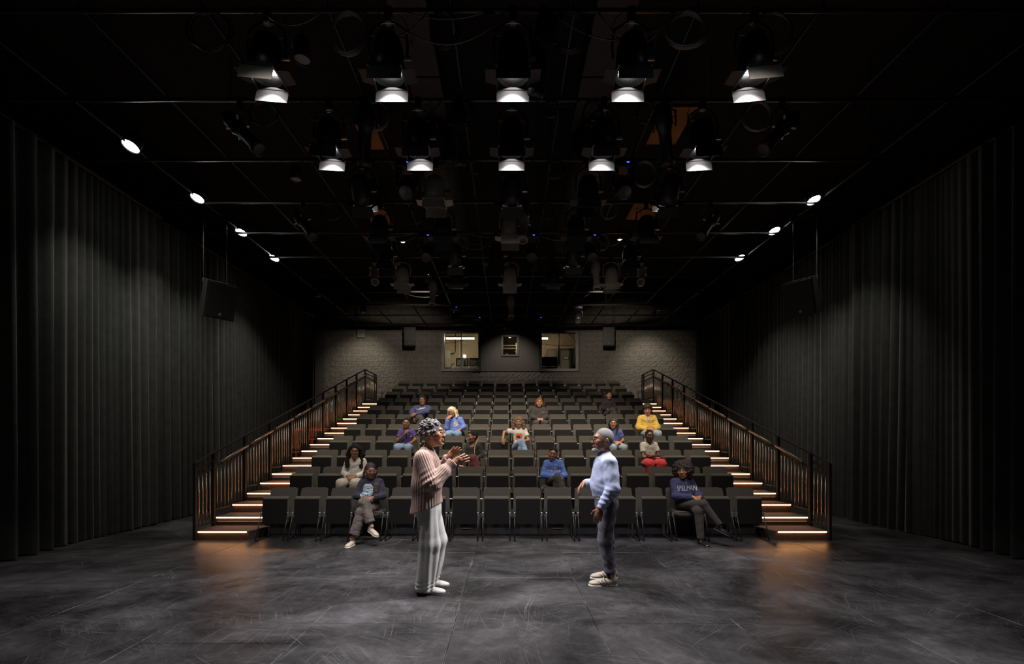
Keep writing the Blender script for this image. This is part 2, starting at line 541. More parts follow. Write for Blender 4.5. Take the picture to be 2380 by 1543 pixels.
MB().box((-2.84, 19.885, 4.75), (-2.49, 19.9, 5.42), 0.004).build('cabinet_door', M_PANELBOX, t)
MB().box((-2.53, 19.87, 5.0), (-2.515, 19.885, 5.08)).build('latch', M_BLACK, t)
def pipe_thing(name, pts, r, m, label, cat):
    return tag(MB().tube(pts, r, 8).build(name, m, None, True), label, cat)
pipe_thing('conduit', [(-2.74, 20.03, 6.3), (-2.74, 20.03, 5.44)], 0.016, M_BLACK, 'straight dark conduit above the pale electrical cabinet', 'conduit')
pipe_thing('conduit', [(-2.26, 20.03, 6.3), (-2.26, 20.03, 5.5), (-2.28, 20.03, 5.42), (-2.35, 20.03, 5.36), (-2.48, 20.03, 5.35)], 0.018, M_BLACK, 'bent dark conduit curving into the pale electrical cabinet', 'conduit')
pipe_thing('conduit', [(-2.08, 20.04, 6.3), (-2.08, 20.04, 4.3)], 0.03, M_WHITE, 'white vertical conduit behind the left booth mullion', 'conduit')
def desk(x0, x1, z, label, m):
    t = thing('control_desk', label, 'desk')
    MB().box((x0, 17.72, z - 0.04), (x1, 18.5, z), 0.006).build('desktop', m, t)
    for x in (x0 + 0.05, x1 - 0.05):
        MB().box((x - 0.03, 17.8, 3.45), (x + 0.03, 18.4, z - 0.04)).build('leg', M_BLACK, t)
    return t
desk(-2.9, -0.6, 4.30, 'white control desk under the left booth window', M_WHITE)
desk(1.0, 3.6, 4.24, 'wooden control desk under the right booth window', M_WOOD)
def monitor(x0, x1, z0, z1, y, label, arm=True):
    t = thing('monitor', label, 'monitor', group='booth monitors')
    MB().box((x0, y, z0), (x1, y + 0.05, z1), 0.008).build('monitor_body', M_SHELL, t)
    xm = (x0 + x1) / 2
    MB().box((x0 + .04, y - 0.012, z0 + .03), (x1 - .04, y, z1 - .06), 0.004).build('back_cover', M_LAMPBLK, t)
    if arm:
        MB().tube([(xm, y - 0.02, z0 + 0.16), (xm - 0.1, y - 0.05, z0 + 0.17), (xm + 0.12, y - 0.05, z0 + 0.2), (xm + .14, y - .02, z0 + .13)], 0.016, 6).build('arm', M_WHITE, t)
    MB().box((xm - 0.03, y - .01, 4.30), (xm + 0.03, y + 0.03, z0 + 0.02)).build('stand', M_WHITE, t)
monitor(-2.03, -1.53, 4.50, 4.84, 18.2, 'back of the dark monitor left of the booth mullion')
monitor(-1.50, -1.0, 4.50, 4.84, 18.2, 'back of the dark monitor right of the left booth mullion')
t = thing('desk_shelf', 'low white shelf on the desk beneath the two monitors', 'shelf')
MB().box((-2.1, 17.9, 4.41), (-0.9, 18.15, 4.43), 0.004).build('shelf_board', M_WHITE, t)
for x in (-2.08, -1.5, -0.94):
    MB().box((x - .02, 17.9, 4.30), (x + .02, 18.15, 4.41)).build('shelf_support', M_WHITE, t)
pipe_thing('gooseneck_lamp', [(-2.2, 18.0, 4.3), (-2.21, 18.0, 4.45), (-2.17, 18.0, 4.55), (-2.08, 18.0, 4.58)], 0.014, M_BLACK, 'small black gooseneck lamp beside the booth monitors', 'lamp')
# right booth contents
t = thing('lighting_console', 'black lighting console with pale top edge in the right booth window', 'console')
MB().add([(1.30, 17.85, 4.26), (1.98, 17.85, 4.26), (1.98, 18.3, 4.26), (1.30, 18.3, 4.26), (1.30, 18.05, 4.83), (1.98, 18.05, 4.83), (1.98, 18.15, 4.83), (1.30, 18.15, 4.83)],
         [(0, 3, 2, 1), (4, 5, 6, 7), (0, 1, 5, 4), (1, 2, 6, 5), (2, 3, 7, 6), (3, 0, 4, 7)]).build('console_body', M_SHELL, t)
MB().box((1.30, 18.03, 4.83), (1.98, 18.17, 4.85)).build('top_edge', M_WHITE, t)
for k, z in enumerate((4.30, 4.42)):
    MB().box((1.29, 17.80 + k * .05, z), (1.99, 17.84 + k * .05, z + 0.03)).build('front_rail', M_WOOD, t)
t = thing('door_booth', 'dark panel door with a small black sign inside the right booth', 'door')
MB().box((2.36, 20.04, 3.45), (2.82, 20.1, 5.50), 0.005).build('door_leaf', M_DOOR, t)
MB().add(*(lambda m_: (m_.v, m_.f))(wall_mesh('d', [2.27, 2.36, 2.82, 2.91], [3.45, 5.5, 5.58], [(2.36, 2.82, 3.45, 5.5)], 20.03, 20.1, None))).build('door_frame', M_BLACK, t)
MB().box((2.43, 20.03, 4.95), (2.75, 20.045, 5.38), 0.004).build('door_panel', M_DOOR, t)
s_ = MB().box((2.47, 20.015, 5.10), (2.72, 20.032, 5.21), 0.02).build('sign', M_BLACK, t)
for k in range(2):
    MB().box((2.50 + .01 * k, 20.01, 5.165 - k * .035), (2.69 - .01 * k, 20.016, 5.185 - k * .035)).build('sign_lettering', M_PAPER, s_)
MB().tube([(2.41, 20.03, 4.5), (2.41, 19.98, 4.5), (2.48, 19.98, 4.5)], 0.012).build('door_handle', M_STEEL, t)
t = thing('rack_cabinet', 'grey equipment cabinet on the wall left of the right booth mullion', 'cabinet')
MB().box((1.75, 19.75, 4.95), (2.18, 20.1, 5.5), 0.01).build('cabinet_body', M_DOOR, t)
MB().box((1.80, 19.735, 5.0), (2.13, 19.75, 5.45), 0.006).build('cabinet_door', mat('rack_door', (0.2, 0.17, 0.13), 0.4), t)
t = thing('booth_speaker', 'narrow black loudspeaker at the right end of the booth', 'speaker')
MB().box((2.86, 19.3, 4.75), (3.06, 20.1, 5.5), 0.01).build('speaker_cabinet', M_SPEAKER, t)
MB().box((2.88, 19.29, 4.78), (3.04, 19.3, 5.46), 0.003).build('grille', M_GRILLE, t)
for k, (x0, x1) in enumerate(((2.35, 2.95), (2.38, 2.8), (2.55, 2.95))):
    z0 = 4.24 + 0.035 * k
    b_ = thing('binder', ['bottom white binder of the pile on the right booth desk', 'middle white binder of the pile on the right booth desk', 'top white binder of the pile on the right booth desk'][k], 'binder', group='binders on the booth desk')
    MB().box((x0, 17.85, z0), (x1, 18.15, z0 + 0.033), 0.004).build('cover', M_PAPER, b_)
    MB().box((x0 + .01, 17.843, z0 + .008), (x1 - .01, 17.86, z0 + .025)).build('pages', M_WHITE, b_)
for x, lab in ((1.66, 'pale vertical conduit left of the rack cabinet'), (2.24, 'pale vertical conduit beside the booth door frame'), (3.0, 'pale bent conduit at the right edge of the booth window')):
    pts = [(x, 20.06, 6.3), (x, 20.06, 4.9)] if x < 2.9 else [(2.6, 20.06, 6.27), (2.85, 20.06, 6.05), (2.97, 20.06, 5.85), (3.0, 20.06, 5.6), (3.0, 20.06, 4.9)]
    pipe_thing('conduit', pts, 0.03, M_BEIGE, lab, 'conduit')
def sag(x0, z0, x1, z1, y, s_, n=12):
    return [(x0 + (x1 - x0) * i / n, y, z0 + (z1 - z0) * i / n - s_ * 4 * (i / n) * (1 - i / n)) for i in range(n + 1)]
pipe_thing('cable', sag(0.9, 5.9, 4.0, 5.85, 20.07, 0.16), 0.018, M_PINK, 'red cable sagging across the right booth', 'cable')
pipe_thing('cable', sag(0.9, 5.8, 4.0, 5.80, 20.08, 0.16), 0.014, M_PAPER, 'white cable sagging beneath the red one in the right booth', 'cable')
pipe_thing('cable', sag(-3.9, 5.75, -1.9, 5.95, 20.085, 0.06), 0.014, M_PINK, 'red cable strung across the left booth', 'cable')
pipe_thing('cable', sag(-2.0, 5.85, -0.6, 5.9, 20.085, 0.1), 0.012, M_PAPER, 'white cable strung across the left booth', 'cable')
# projector seen in the small middle window
t = thing('projector', 'dark projector behind the small middle booth window', 'projector')
MB().box((-0.35, 18.1, 4.72), (0.32, 18.7, 5.13), 0.03).build('projector_body', M_SHELL, t)
MB().box((-0.08, 18.3, 3.45), (0.06, 18.5, 4.74)).build('pedestal', M_BLACK, t)
MB().lathe([(0.05, 0), (0.06, 0.05), (0.045, 0.06)], 14, True, True).xform(Matrix.Translation((0.0, 18.1, 4.95)) @ Matrix.Rotation(R(90), 4, 'X')).build('lens', M_LENS_OFF, t)
t = thing('equipment_shelf', 'pale metal shelving rack behind the small middle booth window', 'shelf')
MB().box((-0.75, 19.42, 3.45), (0.9, 19.46, 6.2)).build('added_backing', M_SHELL, t)  # added dark sheet, keeps the gaps between the shelf boards dark
for z in (5.22, 5.36, 5.48):
    MB().box((-0.6, 19.0, z), (0.7, 19.4, z + 0.045)).build('shelf_board', M_BEIGE, t)
for x in (-0.6, 0.37, 0.44):
    MB().box((x, 18.98, 3.45), (x + 0.035, 19.02, 5.6)).build('upright', M_WHITE, t)

# small box on the back wall, wall speakers, hanging speakers
t = thing('wall_box', 'small grey square wall box with round cover on the block wall', 'wall box', (-5.53, YW - 0.035, 5.45))
MB().box((-0.15, -0.08, 0.0), (0.15, 0.0, 0.30), 0.008).build('box_body', mat('wall_box_grey', (0.13, 0.125, 0.115), 0.7), t)
MB().lathe([(0.115, 0), (0.105, 0.012), (0.0, 0.012)], 20, True).xform(Matrix.Translation((0.03, -0.08, 0.15)) @ Matrix.Rotation(R(90), 4, 'X')).build('round_cover', mat('wall_box_cover', (0.11, 0.105, 0.1), 0.6), t)
def wall_speaker(x, label):
    t = thing('wall_speaker', label, 'speaker', (x, 16.95, 5.05), group='loudspeakers on the back wall')
    MB().prism([(-0.215, -0.12), (0.215, -0.12), (0.16, 0.16), (-0.16, 0.16)], 0.0, 0.68).build('speaker_cabinet', M_SPEAKER, t)
    MB().box((-0.2, -0.135, 0.02), (0.2, -0.12, 0.66), 0.006).build('grille', M_GRILLE, t)
    MB().box((-0.012, -0.139, 0.06), (0.012, -0.134, 0.085)).build('badge', M_STEEL, t)
    MB().bar((0, 0.1, 0.34), (0, 0.43, 0.34), 0.08, 0.06).build('bracket', M_BLACK, t)
wall_speaker(-3.58, 'black wall speaker left of the booth windows')
wall_speaker(3.76, 'black wall speaker right of the booth windows')
def hung_speaker(x, y, z, rz, label):
    t = thing('hanging_speaker', label, 'speaker', (x, y, z), rz, 'loudspeakers hung before the curtains')
    cab = link('speaker_cabinet', MB().prism([(-0.26, -0.2), (0.26, -0.2), (0.26, 0.0), (0.13, 0.26), (-0.13, 0.26), (-0.26, 0.0)], -0.33, 0.33).mesh('speaker_cabinet', M_SPEAKER), t)
    cab.rotation_euler = (R(18), 0, 0)
    MB().box((-0.24, -0.215, -0.31), (0.24, -0.2, 0.31), 0.006).build('grille', M_GRILLE, cab)
    MB().box((-0.02, -0.219, -0.26), (0.02, -0.214, -0.215)).build('badge', M_GREYMET, cab)
    MB().box((-0.24, 0.03, GRID_Z - z - 0.02), (0.24, 0.07, GRID_Z - z + 0.04)).build('spreader_bar', M_BLACK, t)
    for sx in (-0.2, 0.2):
        MB().tube([(sx, 0.05, 0.30), (sx, 0.05, GRID_Z - z)], 0.006).build('suspension_cable', M_CABLE, t)
        MB().box((sx - 0.012, 0.035, 0.29), (sx + 0.012, 0.065, 0.36)).build('shackle', M_STEEL, t)
hung_speaker(-5.43, 8.53, 4.19, R(55), 'black loudspeaker hanging before the left curtain')
hung_speaker(5.55, 8.53, 4.24, R(-55), 'black loudspeaker hanging before the right curtain')

# ------------------------------------------------------------------ curtains
def curtain(name, xc, y0, y1, z0, z1, sgn, seed, label):
    rs = np.random.RandomState(seed)
    n = int((y1 - y0) / 0.022)
    ys = np.linspace(y0, y1, n + 1)
    rate = 2 * PI / (0.20 + 0.07 * np.sin(ys * 1.1 + seed) + 0.05 * np.sin(ys * 3.1 + 1))
    ph = np.concatenate([[0], np.cumsum(np.diff(ys) * rate[1:])])
    nz_ = 9
    verts, faces = [], []
    amp0 = 0.065 + 0.03 * np.sin(ys * 1.7 + seed * 2) + 0.02 * np.sin(ys * 4.3)
    for k in range(nz_ + 1):
        t_ = k / nz_
        z = z1 + (z0 - z1) * t_
        a = amp0 * (0.75 + 0.5 * t_)
        off = a * (np.sin(ph + 0.25 * np.sin(t_ * 2 + ys)) + 0.35 * np.sin(2.1 * ph + 1.3 + t_ * .4)) + 0.03 * np.sin(ys * 2.3 + t_ * 1.0)
        zz = z + (0.006 * np.sin(ph * 0.5) if k == nz_ else 0)
        verts += [(xc + sgn * o_, y, float(z_)) for o_, y, z_ in zip(off, ys, np.broadcast_to(zz, ys.shape))]
    for k in range(nz_):
        for i in range(n):
            a = k * (n + 1) + i
            faces.append((a, a + 1, a + n + 2, a + n + 1))
    t = thing(name, label, 'curtain', (0, 0, 0), 0, 'black stage curtains')
    MB().add(verts, faces).build('drape', M_CURTAIN, t, True)
    MB().tube([(xc, y0 - .1, z1 + 0.04), (xc, y1 + .05, z1 + 0.04)], 0.03, 8).build('track', M_BLACK, t)
    hk = MB().tube([(0, 0, 0.03), (0, 0, GRID_Z + 0.1 - z1)], 0.012, 6).mesh('track_hanger', M_BLACK)
    y = y0 + 0.3
    while y < y1:
        link('track_hanger', hk, t, (xc, y, z1 + 0.03))
        y += 1.22
curtain('stage_curtain', -6.55, 1.2, 8.6, 0.02, 5.74, 1, 2, 'long black pleated curtain along the left wall, nearest half')
curtain('stage_curtain', -6.62, 8.45, 15.6, 0.02, 5.74, 1, 5, 'black pleated curtain left of the stair, reaching the block wall')
curtain('stage_curtain', 6.80, 1.2, 8.9, 0.02, 5.74, -1, 9, 'long black pleated curtain along the right wall, nearest half')
curtain('stage_curtain', 6.88, 8.75, 16.4, 0.02, 5.74, -1, 12, 'black pleated curtain right of the stair, reaching the block wall')
# ------------------------------------------------------------------ seating platform
plat = thing('seating_platform', 'stepped black platform carrying the rows of seats', 'platform')
for j in range(NROW - 1):
    y0 = 7.56 + ROW_P * j
    y1 = y0 + ROW_P if j < NROW - 2 else YW - 0.03
    MB().box((XC - 4.08, y0, 0.0 if j == 0 else ROW_RISE * j - 0.1), (XC + 4.08, y1 - (0.002 if j < NROW - 2 else 0), ROW_RISE * (j + 1))).build('platform', M_PLATFORM, plat)
fp = MB().box((-0.245, -0.016, 0.012), (0.245, 0, 0.285), 0.003).mesh('fascia_panel', M_FASCIA)
slot = MB().box((-0.075, -0.022, 0.112), (0.075, -0.014, 0.152)).mesh('vent_slot', M_SHELL)
lip = MB().box((-0.075, -0.026, 0.106), (0.075, -0.014, 0.112)).mesh('vent_lip', mat('vent_lip', (0.3, 0.2, 0.13), 0.5))
for i in range(NSEAT):
    p = link('fascia_panel', fp, plat, (XC + (i - 7.5) * PITCH, 7.558, 0))
    if i in (6, 9):
        s_ = link('vent_slot', slot, p)
        link('vent_lip', lip, p)
MB().box((XC - 4.0, 7.525, 0.0), (XC + 4.0, 7.545, 0.014)).build('kick_strip', M_BLACK, plat)

# ------------------------------------------------------------------ stairs with lit nosings
def stair(side, label):
    t = thing('aisle_stair', label, 'stairs', (XC, 0, 0), group='aisle stairs')
    s = side
    for k in range(1, 21):
        y0 = 7.14 + 0.45 * (k - 1)
        z = 0.1465 * k
        y1 = y0 + 0.45 if k < 20 else YW - 0.05
        zb = max(0.0, z - 0.30)
        a, b = s * 4.93, s * 4.09
        if k == 1:
            poly = [(s * 4.93, y0), (s * 4.12, y0), (s * 3.99, y0 + 0.40), (s * 3.99, y1), (s * 4.93, y1)]
        else:
            poly = [(a, y0), (b, y0), (b, y1), (a, y1)]
        if s < 0:
            poly = poly
        else:
            poly = poly[::-1]
        st = MB().prism(poly, zb, z - 0.02).build('step', M_RISER, t)
        MB().prism([(x, y + (0.0 if y > y0 + 0.01 else -0.018)) for x, y in poly], z - 0.019, z).build('tread', M_CARPET, st)
        if k < 20:
            la, lb = s * 4.905, s * (4.10 if k != 1 else 4.15)
            lo, hi = min(la, lb), max(la, lb)
            MB().box((lo, y0 - 0.026, z - 0.024), (hi, y0 - 0.0185, z - 0.007)).build('led_strip', M_LED, st)
            if k % 2 == 0:
                MB().box((lo, y0 - 0.012, z - 0.085), (hi, y0 - 0.001, z - 0.075)).build('riser_trim', M_GREYMET, st)
    return t
stair(-1, 'left aisle stair with glowing warm step edges')
stair(1, 'right aisle stair with glowing warm step edges')

def railing(side, label):
    s = side
    X = s * 4.955
    t = thing('stair_railing', label, 'railing', (XC, 0, 0), group='stair railings')
    zt = lambda y: 1.195 + 0.3256 * (y - 7.1)
    Y0, YP, Y1, Y2 = 7.12, 7.57, 15.66, 17.0
    bal = {}
    def post(y, zb, ztop, w_=0.045):
        MB().box((X - w_ / 2, y - w_ / 2, zb), (X + w_ / 2, y + w_ / 2, ztop), 0.004).build('post', M_RAIL, t)
    def baluster(y, zb, ztop):
        key = round(ztop - zb, 3)
        if key not in bal:
            bal[key] = MB().tube([(0, 0, 0), (0, 0, key)], 0.0105, 8).mesh('baluster', M_BALUSTER, True)
        link('baluster', bal[key], t, (X, y, zb))
    rail = lambda nm, a, b, r_=0.016: MB().bar(a, b, r_ * 2, r_ * 2).build(nm, M_RAIL, t)
    # foot section
    post(Y0, 0, zt(Y0)); post(YP, 0.1, zt(YP) + 0.01, 0.05)
    for d in (0.0, 0.12, 0.235):
        rail('top_rail' if d == 0 else 'mid_rail', (X, Y0, zt(Y0) - d), (X, YP, zt(YP) - d), 0.013)
    rail('bottom_rail', (X, Y0, 0.205), (X, YP, 0.205), 0.012)
    for k in range(1, 5):
        y = Y0 + (YP - Y0) * k / 5
        baluster(y, 0.205, zt(y) - 0.235)
    # sloping sections
    rail('top_rail', (X, YP, zt(YP)), (X, Y1, zt(Y1)), 0.014)
    rail('mid_rail', (X, YP, zt(YP) - 0.24), (X, Y1, zt(Y1) - 0.24), 0.013)
    XH = s * 4.88
    for j in range(9):
        ya, yb = YP + 0.9 * j, YP + 0.9 * (j + 1)
        zb = ROW_RISE * (j + 1) + 0.115
        post(yb, zb - 0.30, zt(yb) + 0.01, 0.05 if j < 8 else 0.045)
        rail('bottom_rail', (X, ya, zb), (X, yb, zb), 0.012)
        for k in range(1, 9):
            y = ya + 0.9 * k / 9
            baluster(y, zb, zt(y) - 0.24)
        h = MB().tube([(XH, ya + 0.09, zt(ya + 0.09) - 0.17), (XH, yb - 0.03, zt(yb - 0.03) - 0.17)], 0.019, 10).build('handrail', mat('handrail_bronze', (0.22, 0.16, 0.12), 0.35, metal=0.5), t, True)
        for y in (ya + 0.13, yb - 0.08):
            MB().tube([(XH, y, zt(y) - 0.185), (XH, y, zt(y) - 0.215), (X, y, zt(y) - 0.24)], 0.010).build('bracket', M_BLACK, h)
            MB().tube([(XH, y - 0.03, zt(y) - 0.155), (XH, y + 0.03, zt(y) - 0.135)], 0.012).build('clamp', M_BLACK, h)
    # level landing section
    zl = zt(Y1)
    post(Y1, 2.9, zl + 0.01, 0.05); post(Y2, 2.9, zl); post(Y2 - 0.22, 2.9, zl)
    rail('top_rail', (X, Y1, zl), (X, Y2, zl), 0.014)
    rail('mid_rail', (X, Y1, zl - 0.12), (X, Y2, zl - 0.12), 0.011)
    rail('mid_rail', (X, Y1, zl - 0.24), (X, Y2, zl - 0.24), 0.013)
    rail('bottom_rail', (X, Y1, 3.03), (X, Y2, 3.03), 0.012)
    for k in range(1, 13):
        y = Y1 + (Y2 - Y1) * k / 13
        baluster(y, 3.03, zl - 0.24)
    return t
railing(-1, 'black metal railing with balusters along the left stair')
railing(1, 'black metal railing with balusters along the right stair')

# red cart behind the left railing
t = thing('red_cart', 'red steel frame cart standing behind the left stair railing', 'cart', (-5.13, 12.0, 0))
for x in (-0.2, 0.2):
    for y in (-0.45, 0.45):
        MB().box((x - .025, y - .025, 0.1), (x + .025, y + .025, 1.85), 0.004).build('post', M_RED, t)
        MB().lathe([(0.02, -0.02), (0.06, -0.018), (0.06, 0.018), (0.02, 0.02)], 12, True, True).xform(Matrix.Translation((x, y, 0.061)) @ Matrix.Rotation(R(90), 4, 'Y')).build('wheel', M_BLACK, t)
for z in (0.14, 1.0, 1.83):
    for x in (-0.2, 0.2):
        MB().box((x - .02, -0.45, z - .03), (x + .02, 0.45, z + .03)).build('side_rail', M_RED, t)
    for y in (-0.45, 0.45):
        MB().box((-0.2, y - .02, z - .03), (0.2, y + .02, z + .03)).build('cross_rail', M_RED, t)
MB().box((-0.19, -0.44, 0.16), (0.19, 0.44, 0.2)).build('deck', M_RED, t)

# ------------------------------------------------------------------ theatre seats
# local origin: floor under the seat, y = 0 at the back top plane
def back_mesh():
    nx, nz = 8, 5
    vs, fs = [], []
    for side in (0, 1):
        for k in range(nz + 1):
            v = k / nz
            hw = 0.236 - 0.020 * v
            for i in range(nx + 1):
                u = -1 + 2 * i / nx
                z = 0.40 + 0.385 * v
                x = hw * u
                if k == nz and abs(u) > 0.99:
                    z -= 0.016
                if k == nz:
                    z -= 0.006 * (1 - u * u)
                y = -0.10 + 0.085 * v + 0.018 * v * v + 0.018 * (1 - u * u) + (0.028 if side else 0)
                if abs(u) > 0.99 and side:
                    y -= 0.012
                vs.append((x, y, z))
    n = nx + 1
    tot = n * (nz + 1)
    for k in range(nz):
        for i in range(nx):
            a = k * n + i
            fs.append((a, a + 1, a + n + 1, a + n))
            fs.append((a + tot, a + n + tot, a + n + 1 + tot, a + 1 + tot))
    rim = list(range(n)) + [k * n + nx for k in range(1, nz + 1)] + [nz * n + i for i in range(nx - 1, -1, -1)] + [k * n for k in range(nz - 1, 0, -1)]
    for j in range(len(rim)):
        a, b = rim[j], rim[(j + 1) % len(rim)]
        fs.append((b, a, a + tot, b + tot))
    return MB().add(vs, fs).mesh('backrest', M_FABRIC)
def round_poly(w_, h, r_, top_r, n=4):
    pts = []
    for cx, cz, a0, rr in ((w_ / 2, 0, -90, r_), (w_ / 2, h, 0, top_r), (-w_ / 2, h, 90, top_r), (-w_ / 2, 0, 180, r_)):
        ox = cx - math.copysign(rr, cx)
        oz = cz + rr if cz == 0 else cz - rr
        for k in range(n + 1):
            a = R(a0 + 90 * k / n)
            pts.append((ox + rr * math.cos(a), oz + rr * math.sin(a)))
    return pts
def seat_meshes():
    poly = round_poly(0.392, 0.41, 0.03, 0.012)
    def ring(y, zs_, dx, ztop=0.0, ytop=0.0):
        out = []
        for x, z in poly:
            tz = max(0, (z - 0.36) / 0.05)
            out.append((x * dx, y + 0.035 * z + ytop * tz, 0.243 + z * zs_ + ztop * tz))
        return out
    # cushion (towards the back), shell (the underside that faces forward when folded)
    cush = MB().rings([ring(-0.318, 1, 0.985, -0.012, 0.002), ring(-0.312, 1, 1.0, -0.006, 0.004), ring(-0.285, 1, 1.0, 0.013, 0.012), ring(-0.262, 1, 0.99, 0.018, 0.012), ring(-0.250, 0.99, 0.97, 0.010, 0.0)], True, True).mesh('seat', M_FABRIC)
    shell = MB().rings([ring(-0.332, 1, 0.97, -0.022, 0.002), ring(-0.328, 1, 0.985, -0.018, 0.002), ring(-0.319, 1, 0.985, -0.014, 0.002)], True, True).mesh('seat_shell', M_SHELL)
    return cush, shell
def seat_down_meshes():
    poly = round_poly(0.40, 0.40, 0.02, 0.05)
    ring = lambda z, s_, d: [(x * s_, -0.09 - d - zz * 1.03, z + 0.025 * zz) for x, zz in poly][::-1]
    cush = MB().rings([ring(0.395, 0.99, 0), ring(0.40, 1, 0), ring(0.435, 1, 0), ring(0.452, 0.96, 0.004)], True, True).mesh('seat', M_FABRIC)
    shell = MB().rings([ring(0.375, 0.96, 0), ring(0.379, 0.985, 0), ring(0.393, 0.985, 0)], True, True).mesh('seat_shell', M_SHELL)
    return cush, shell
ME_BACK = back_mesh()
ME_SEAT, ME_SHELL_ = seat_meshes()
ME_SEATD, ME_SHELLD = seat_down_meshes()
ME_LEG = MB().tube([(0, -0.32, 0.42), (0, -0.488, 0.016), (0, -0.47, 0.010), (0, -0.12, 0.010), (0, -0.085, 0.03), (0, -0.07, 0.42)], 0.0095, 6).mesh('leg', M_BLACK, True)
ME_CAP = MB().box((-0.015, -0.335, 0.35), (0.015, -0.295, 0.428), 0.004).xform(Matrix.Translation((0, -0.004, 0))).mesh('leg_cap', M_STEEL)
ME_CONN = MB().box((-0.024, -0.075, 0.592), (0.024, -0.045, 0.612), 0.004).mesh('connector', M_STEEL)
OCC = {(1, 3): 'person in navy sweater with large letter', (1, 13): 'person in navy zip top', (2, 2): 'person in white blouse',
       (2, 9): 'person in blue lettered sweatshirt', (3, 6): 'person in burgundy trousers', (3, 13): 'person in red trousers',
       (4, 3): 'person in purple shirt', (4, 8): 'person in white graphic shirt', (4, 12): 'person in plain blue shirt',
       (5, 5): 'person resting cheek on hand', (5, 14): 'person in yellow hoodie', (6, 9): 'person in black hoodie',
       (6, 3): 'person leaning in navy sweatshirt', (7, 13): 'person in black turtleneck'}
def seat(row, i):
    x = XC + (i - 7.5) * PITCH
    y = ROW_Y0 + ROW_P * (row - 1)
    z = ROW_RISE * (row - 1)
    rn = 'front row' if row == 1 else ('back row' if row == NROW else ORD[row - 1] + ' row')
    down = (row, i) in OCC
    if down:
        lab = 'black theatre seat folded down under the ' + OCC[(row, i)]
    else:
        lr, n = ('left', i) if i < 8 else ('right', 15 - i)
        lab = 'empty black fold-up seat, %s from the %s aisle in the %s' % (ORD[n], lr, rn)
    t = thing('theatre_seat', lab, 'seat', (x, y, z), 0, 'black theatre seats in rows')
    link('backrest', ME_BACK, t)
    s_ = link('seat', ME_SEATD if down else ME_SEAT, t)
    link('seat_shell', ME_SHELLD if down else ME_SHELL_, s_)
    for sx in (-0.213, 0.213):
        l_ = link('leg', ME_LEG, t, (sx, 0, 0))
        link('leg_cap', ME_CAP, l_)
    if i < NSEAT - 1:
        link('connector', ME_CONN, t, (0.25, 0, 0))
    return t
for row in range(1, NROW + 1):
    for i in range(NSEAT):
        seat(row, i)
# ------------------------------------------------------------------ overhead grid, ducts and panels
grid = thing('lighting_grid', 'black pipe grid under the ceiling carrying the stage lamps', 'pipe grid')
pm = MB().tube([(-6.2, 0, 0), (6.4, 0, 0)], 0.024, 8).mesh('pipe', M_PIPE, True)
for y in PIPE_Y:
    link('pipe', pm, grid, (0, y, GRID_Z))
pl_ = MB().tube([(0, 1.0, 0), (0, 17.2, 0)], 0.024, 8).mesh('pipe', M_LAMPBLK, True)
for k in range(-5, 5):
    link('pipe', pl_, grid, (0.67 + 1.22 * k, 0, GRID_Z + 0.06))
hg = MB().tube([(0, 0, 0), (0, 0, 7.4 - GRID_Z - 0.06)], 0.008, 5).mesh('hanger_rod', M_BLACK)
for y in PIPE_Y[1::3]:
    for k in range(-4, 5, 2):
        link('hanger_rod', hg, grid, (0.67 + 1.22 * k, y + 0.1, GRID_Z + 0.06))
def coil(cx, cy, cz, r_, turns, seed, m):
    rs = random.Random(seed)
    pts = []
    n = 14
    for i in range(int(n * turns) + 1):
        a = 2 * PI * i / n
        w_ = 1 + 0.12 * math.sin(i * 0.37 + seed)
        pts.append((cx + r_ * w_ * math.sin(a) + 0.004 * i / n, cy + 0.01 * math.sin(i * 0.9) + 0.012 * (i / n - turns / 2), cz - r_ * (1.15 + w_ * 0.25 * math.sin(seed)) * (1 - math.cos(a)) * 0.9))
    o = MB().tube(pts, 0.008, 5).build('cable_coil', m, grid, True)
for k, (x, y, r_, tn) in enumerate([(-1.55, 4.46, .17, 5), (-0.62, 4.46, .14, 4), (0.62, 4.46, .18, 5), (1.75, 4.46, .20, 5), (-0.55, 5.64, .13, 4), (0.55, 5.64, .10, 3), (-1.62, 5.64, .15, 3),
                                    (1.05, 5.64, .12, 4), (1.72, 5.64, .12, 3), (-2.2, 6.85, .15, 3), (-0.5, 6.85, .12, 3), (0.72, 6.85, .14, 4), (2.05, 6.85, .17, 6), (-1.6, 8.07, .14, 4), (0.7, 8.07, .12, 3),
                                    (1.8, 8.07, .14, 3), (-3.1, 8.07, .18, 3), (-0.6, 9.25, .13, 3), (1.9, 9.25, .16, 3), (-1.5, 10.48, .14, 3), (0.6, 10.48, .12, 3), (2.6, 4.46, .2, 3), (-2.9, 4.46, .22, 3), (-3.0, 5.64, .18, 3), (3.1, 5.64, .18, 3)]):
    coil(x, y, GRID_Z - 0.02, r_, tn, k + 1, M_CABLE if k % 3 else M_CABLEGREY)
for k in range(46):
    y = PIPE_Y[2 + k % 8]
    x0 = rnd.uniform(-3.2, 2.4)
    x1 = x0 + rnd.uniform(0.5, 1.3)
    MB().tube(sag(x0, GRID_Z - 0.03, x1, GRID_Z - 0.03, y - 0.03, rnd.uniform(0.05, 0.34), 10), 0.007, 5).build('swag_cable', M_CABLEGREY if k % 4 == 0 else M_CABLE, grid, True)

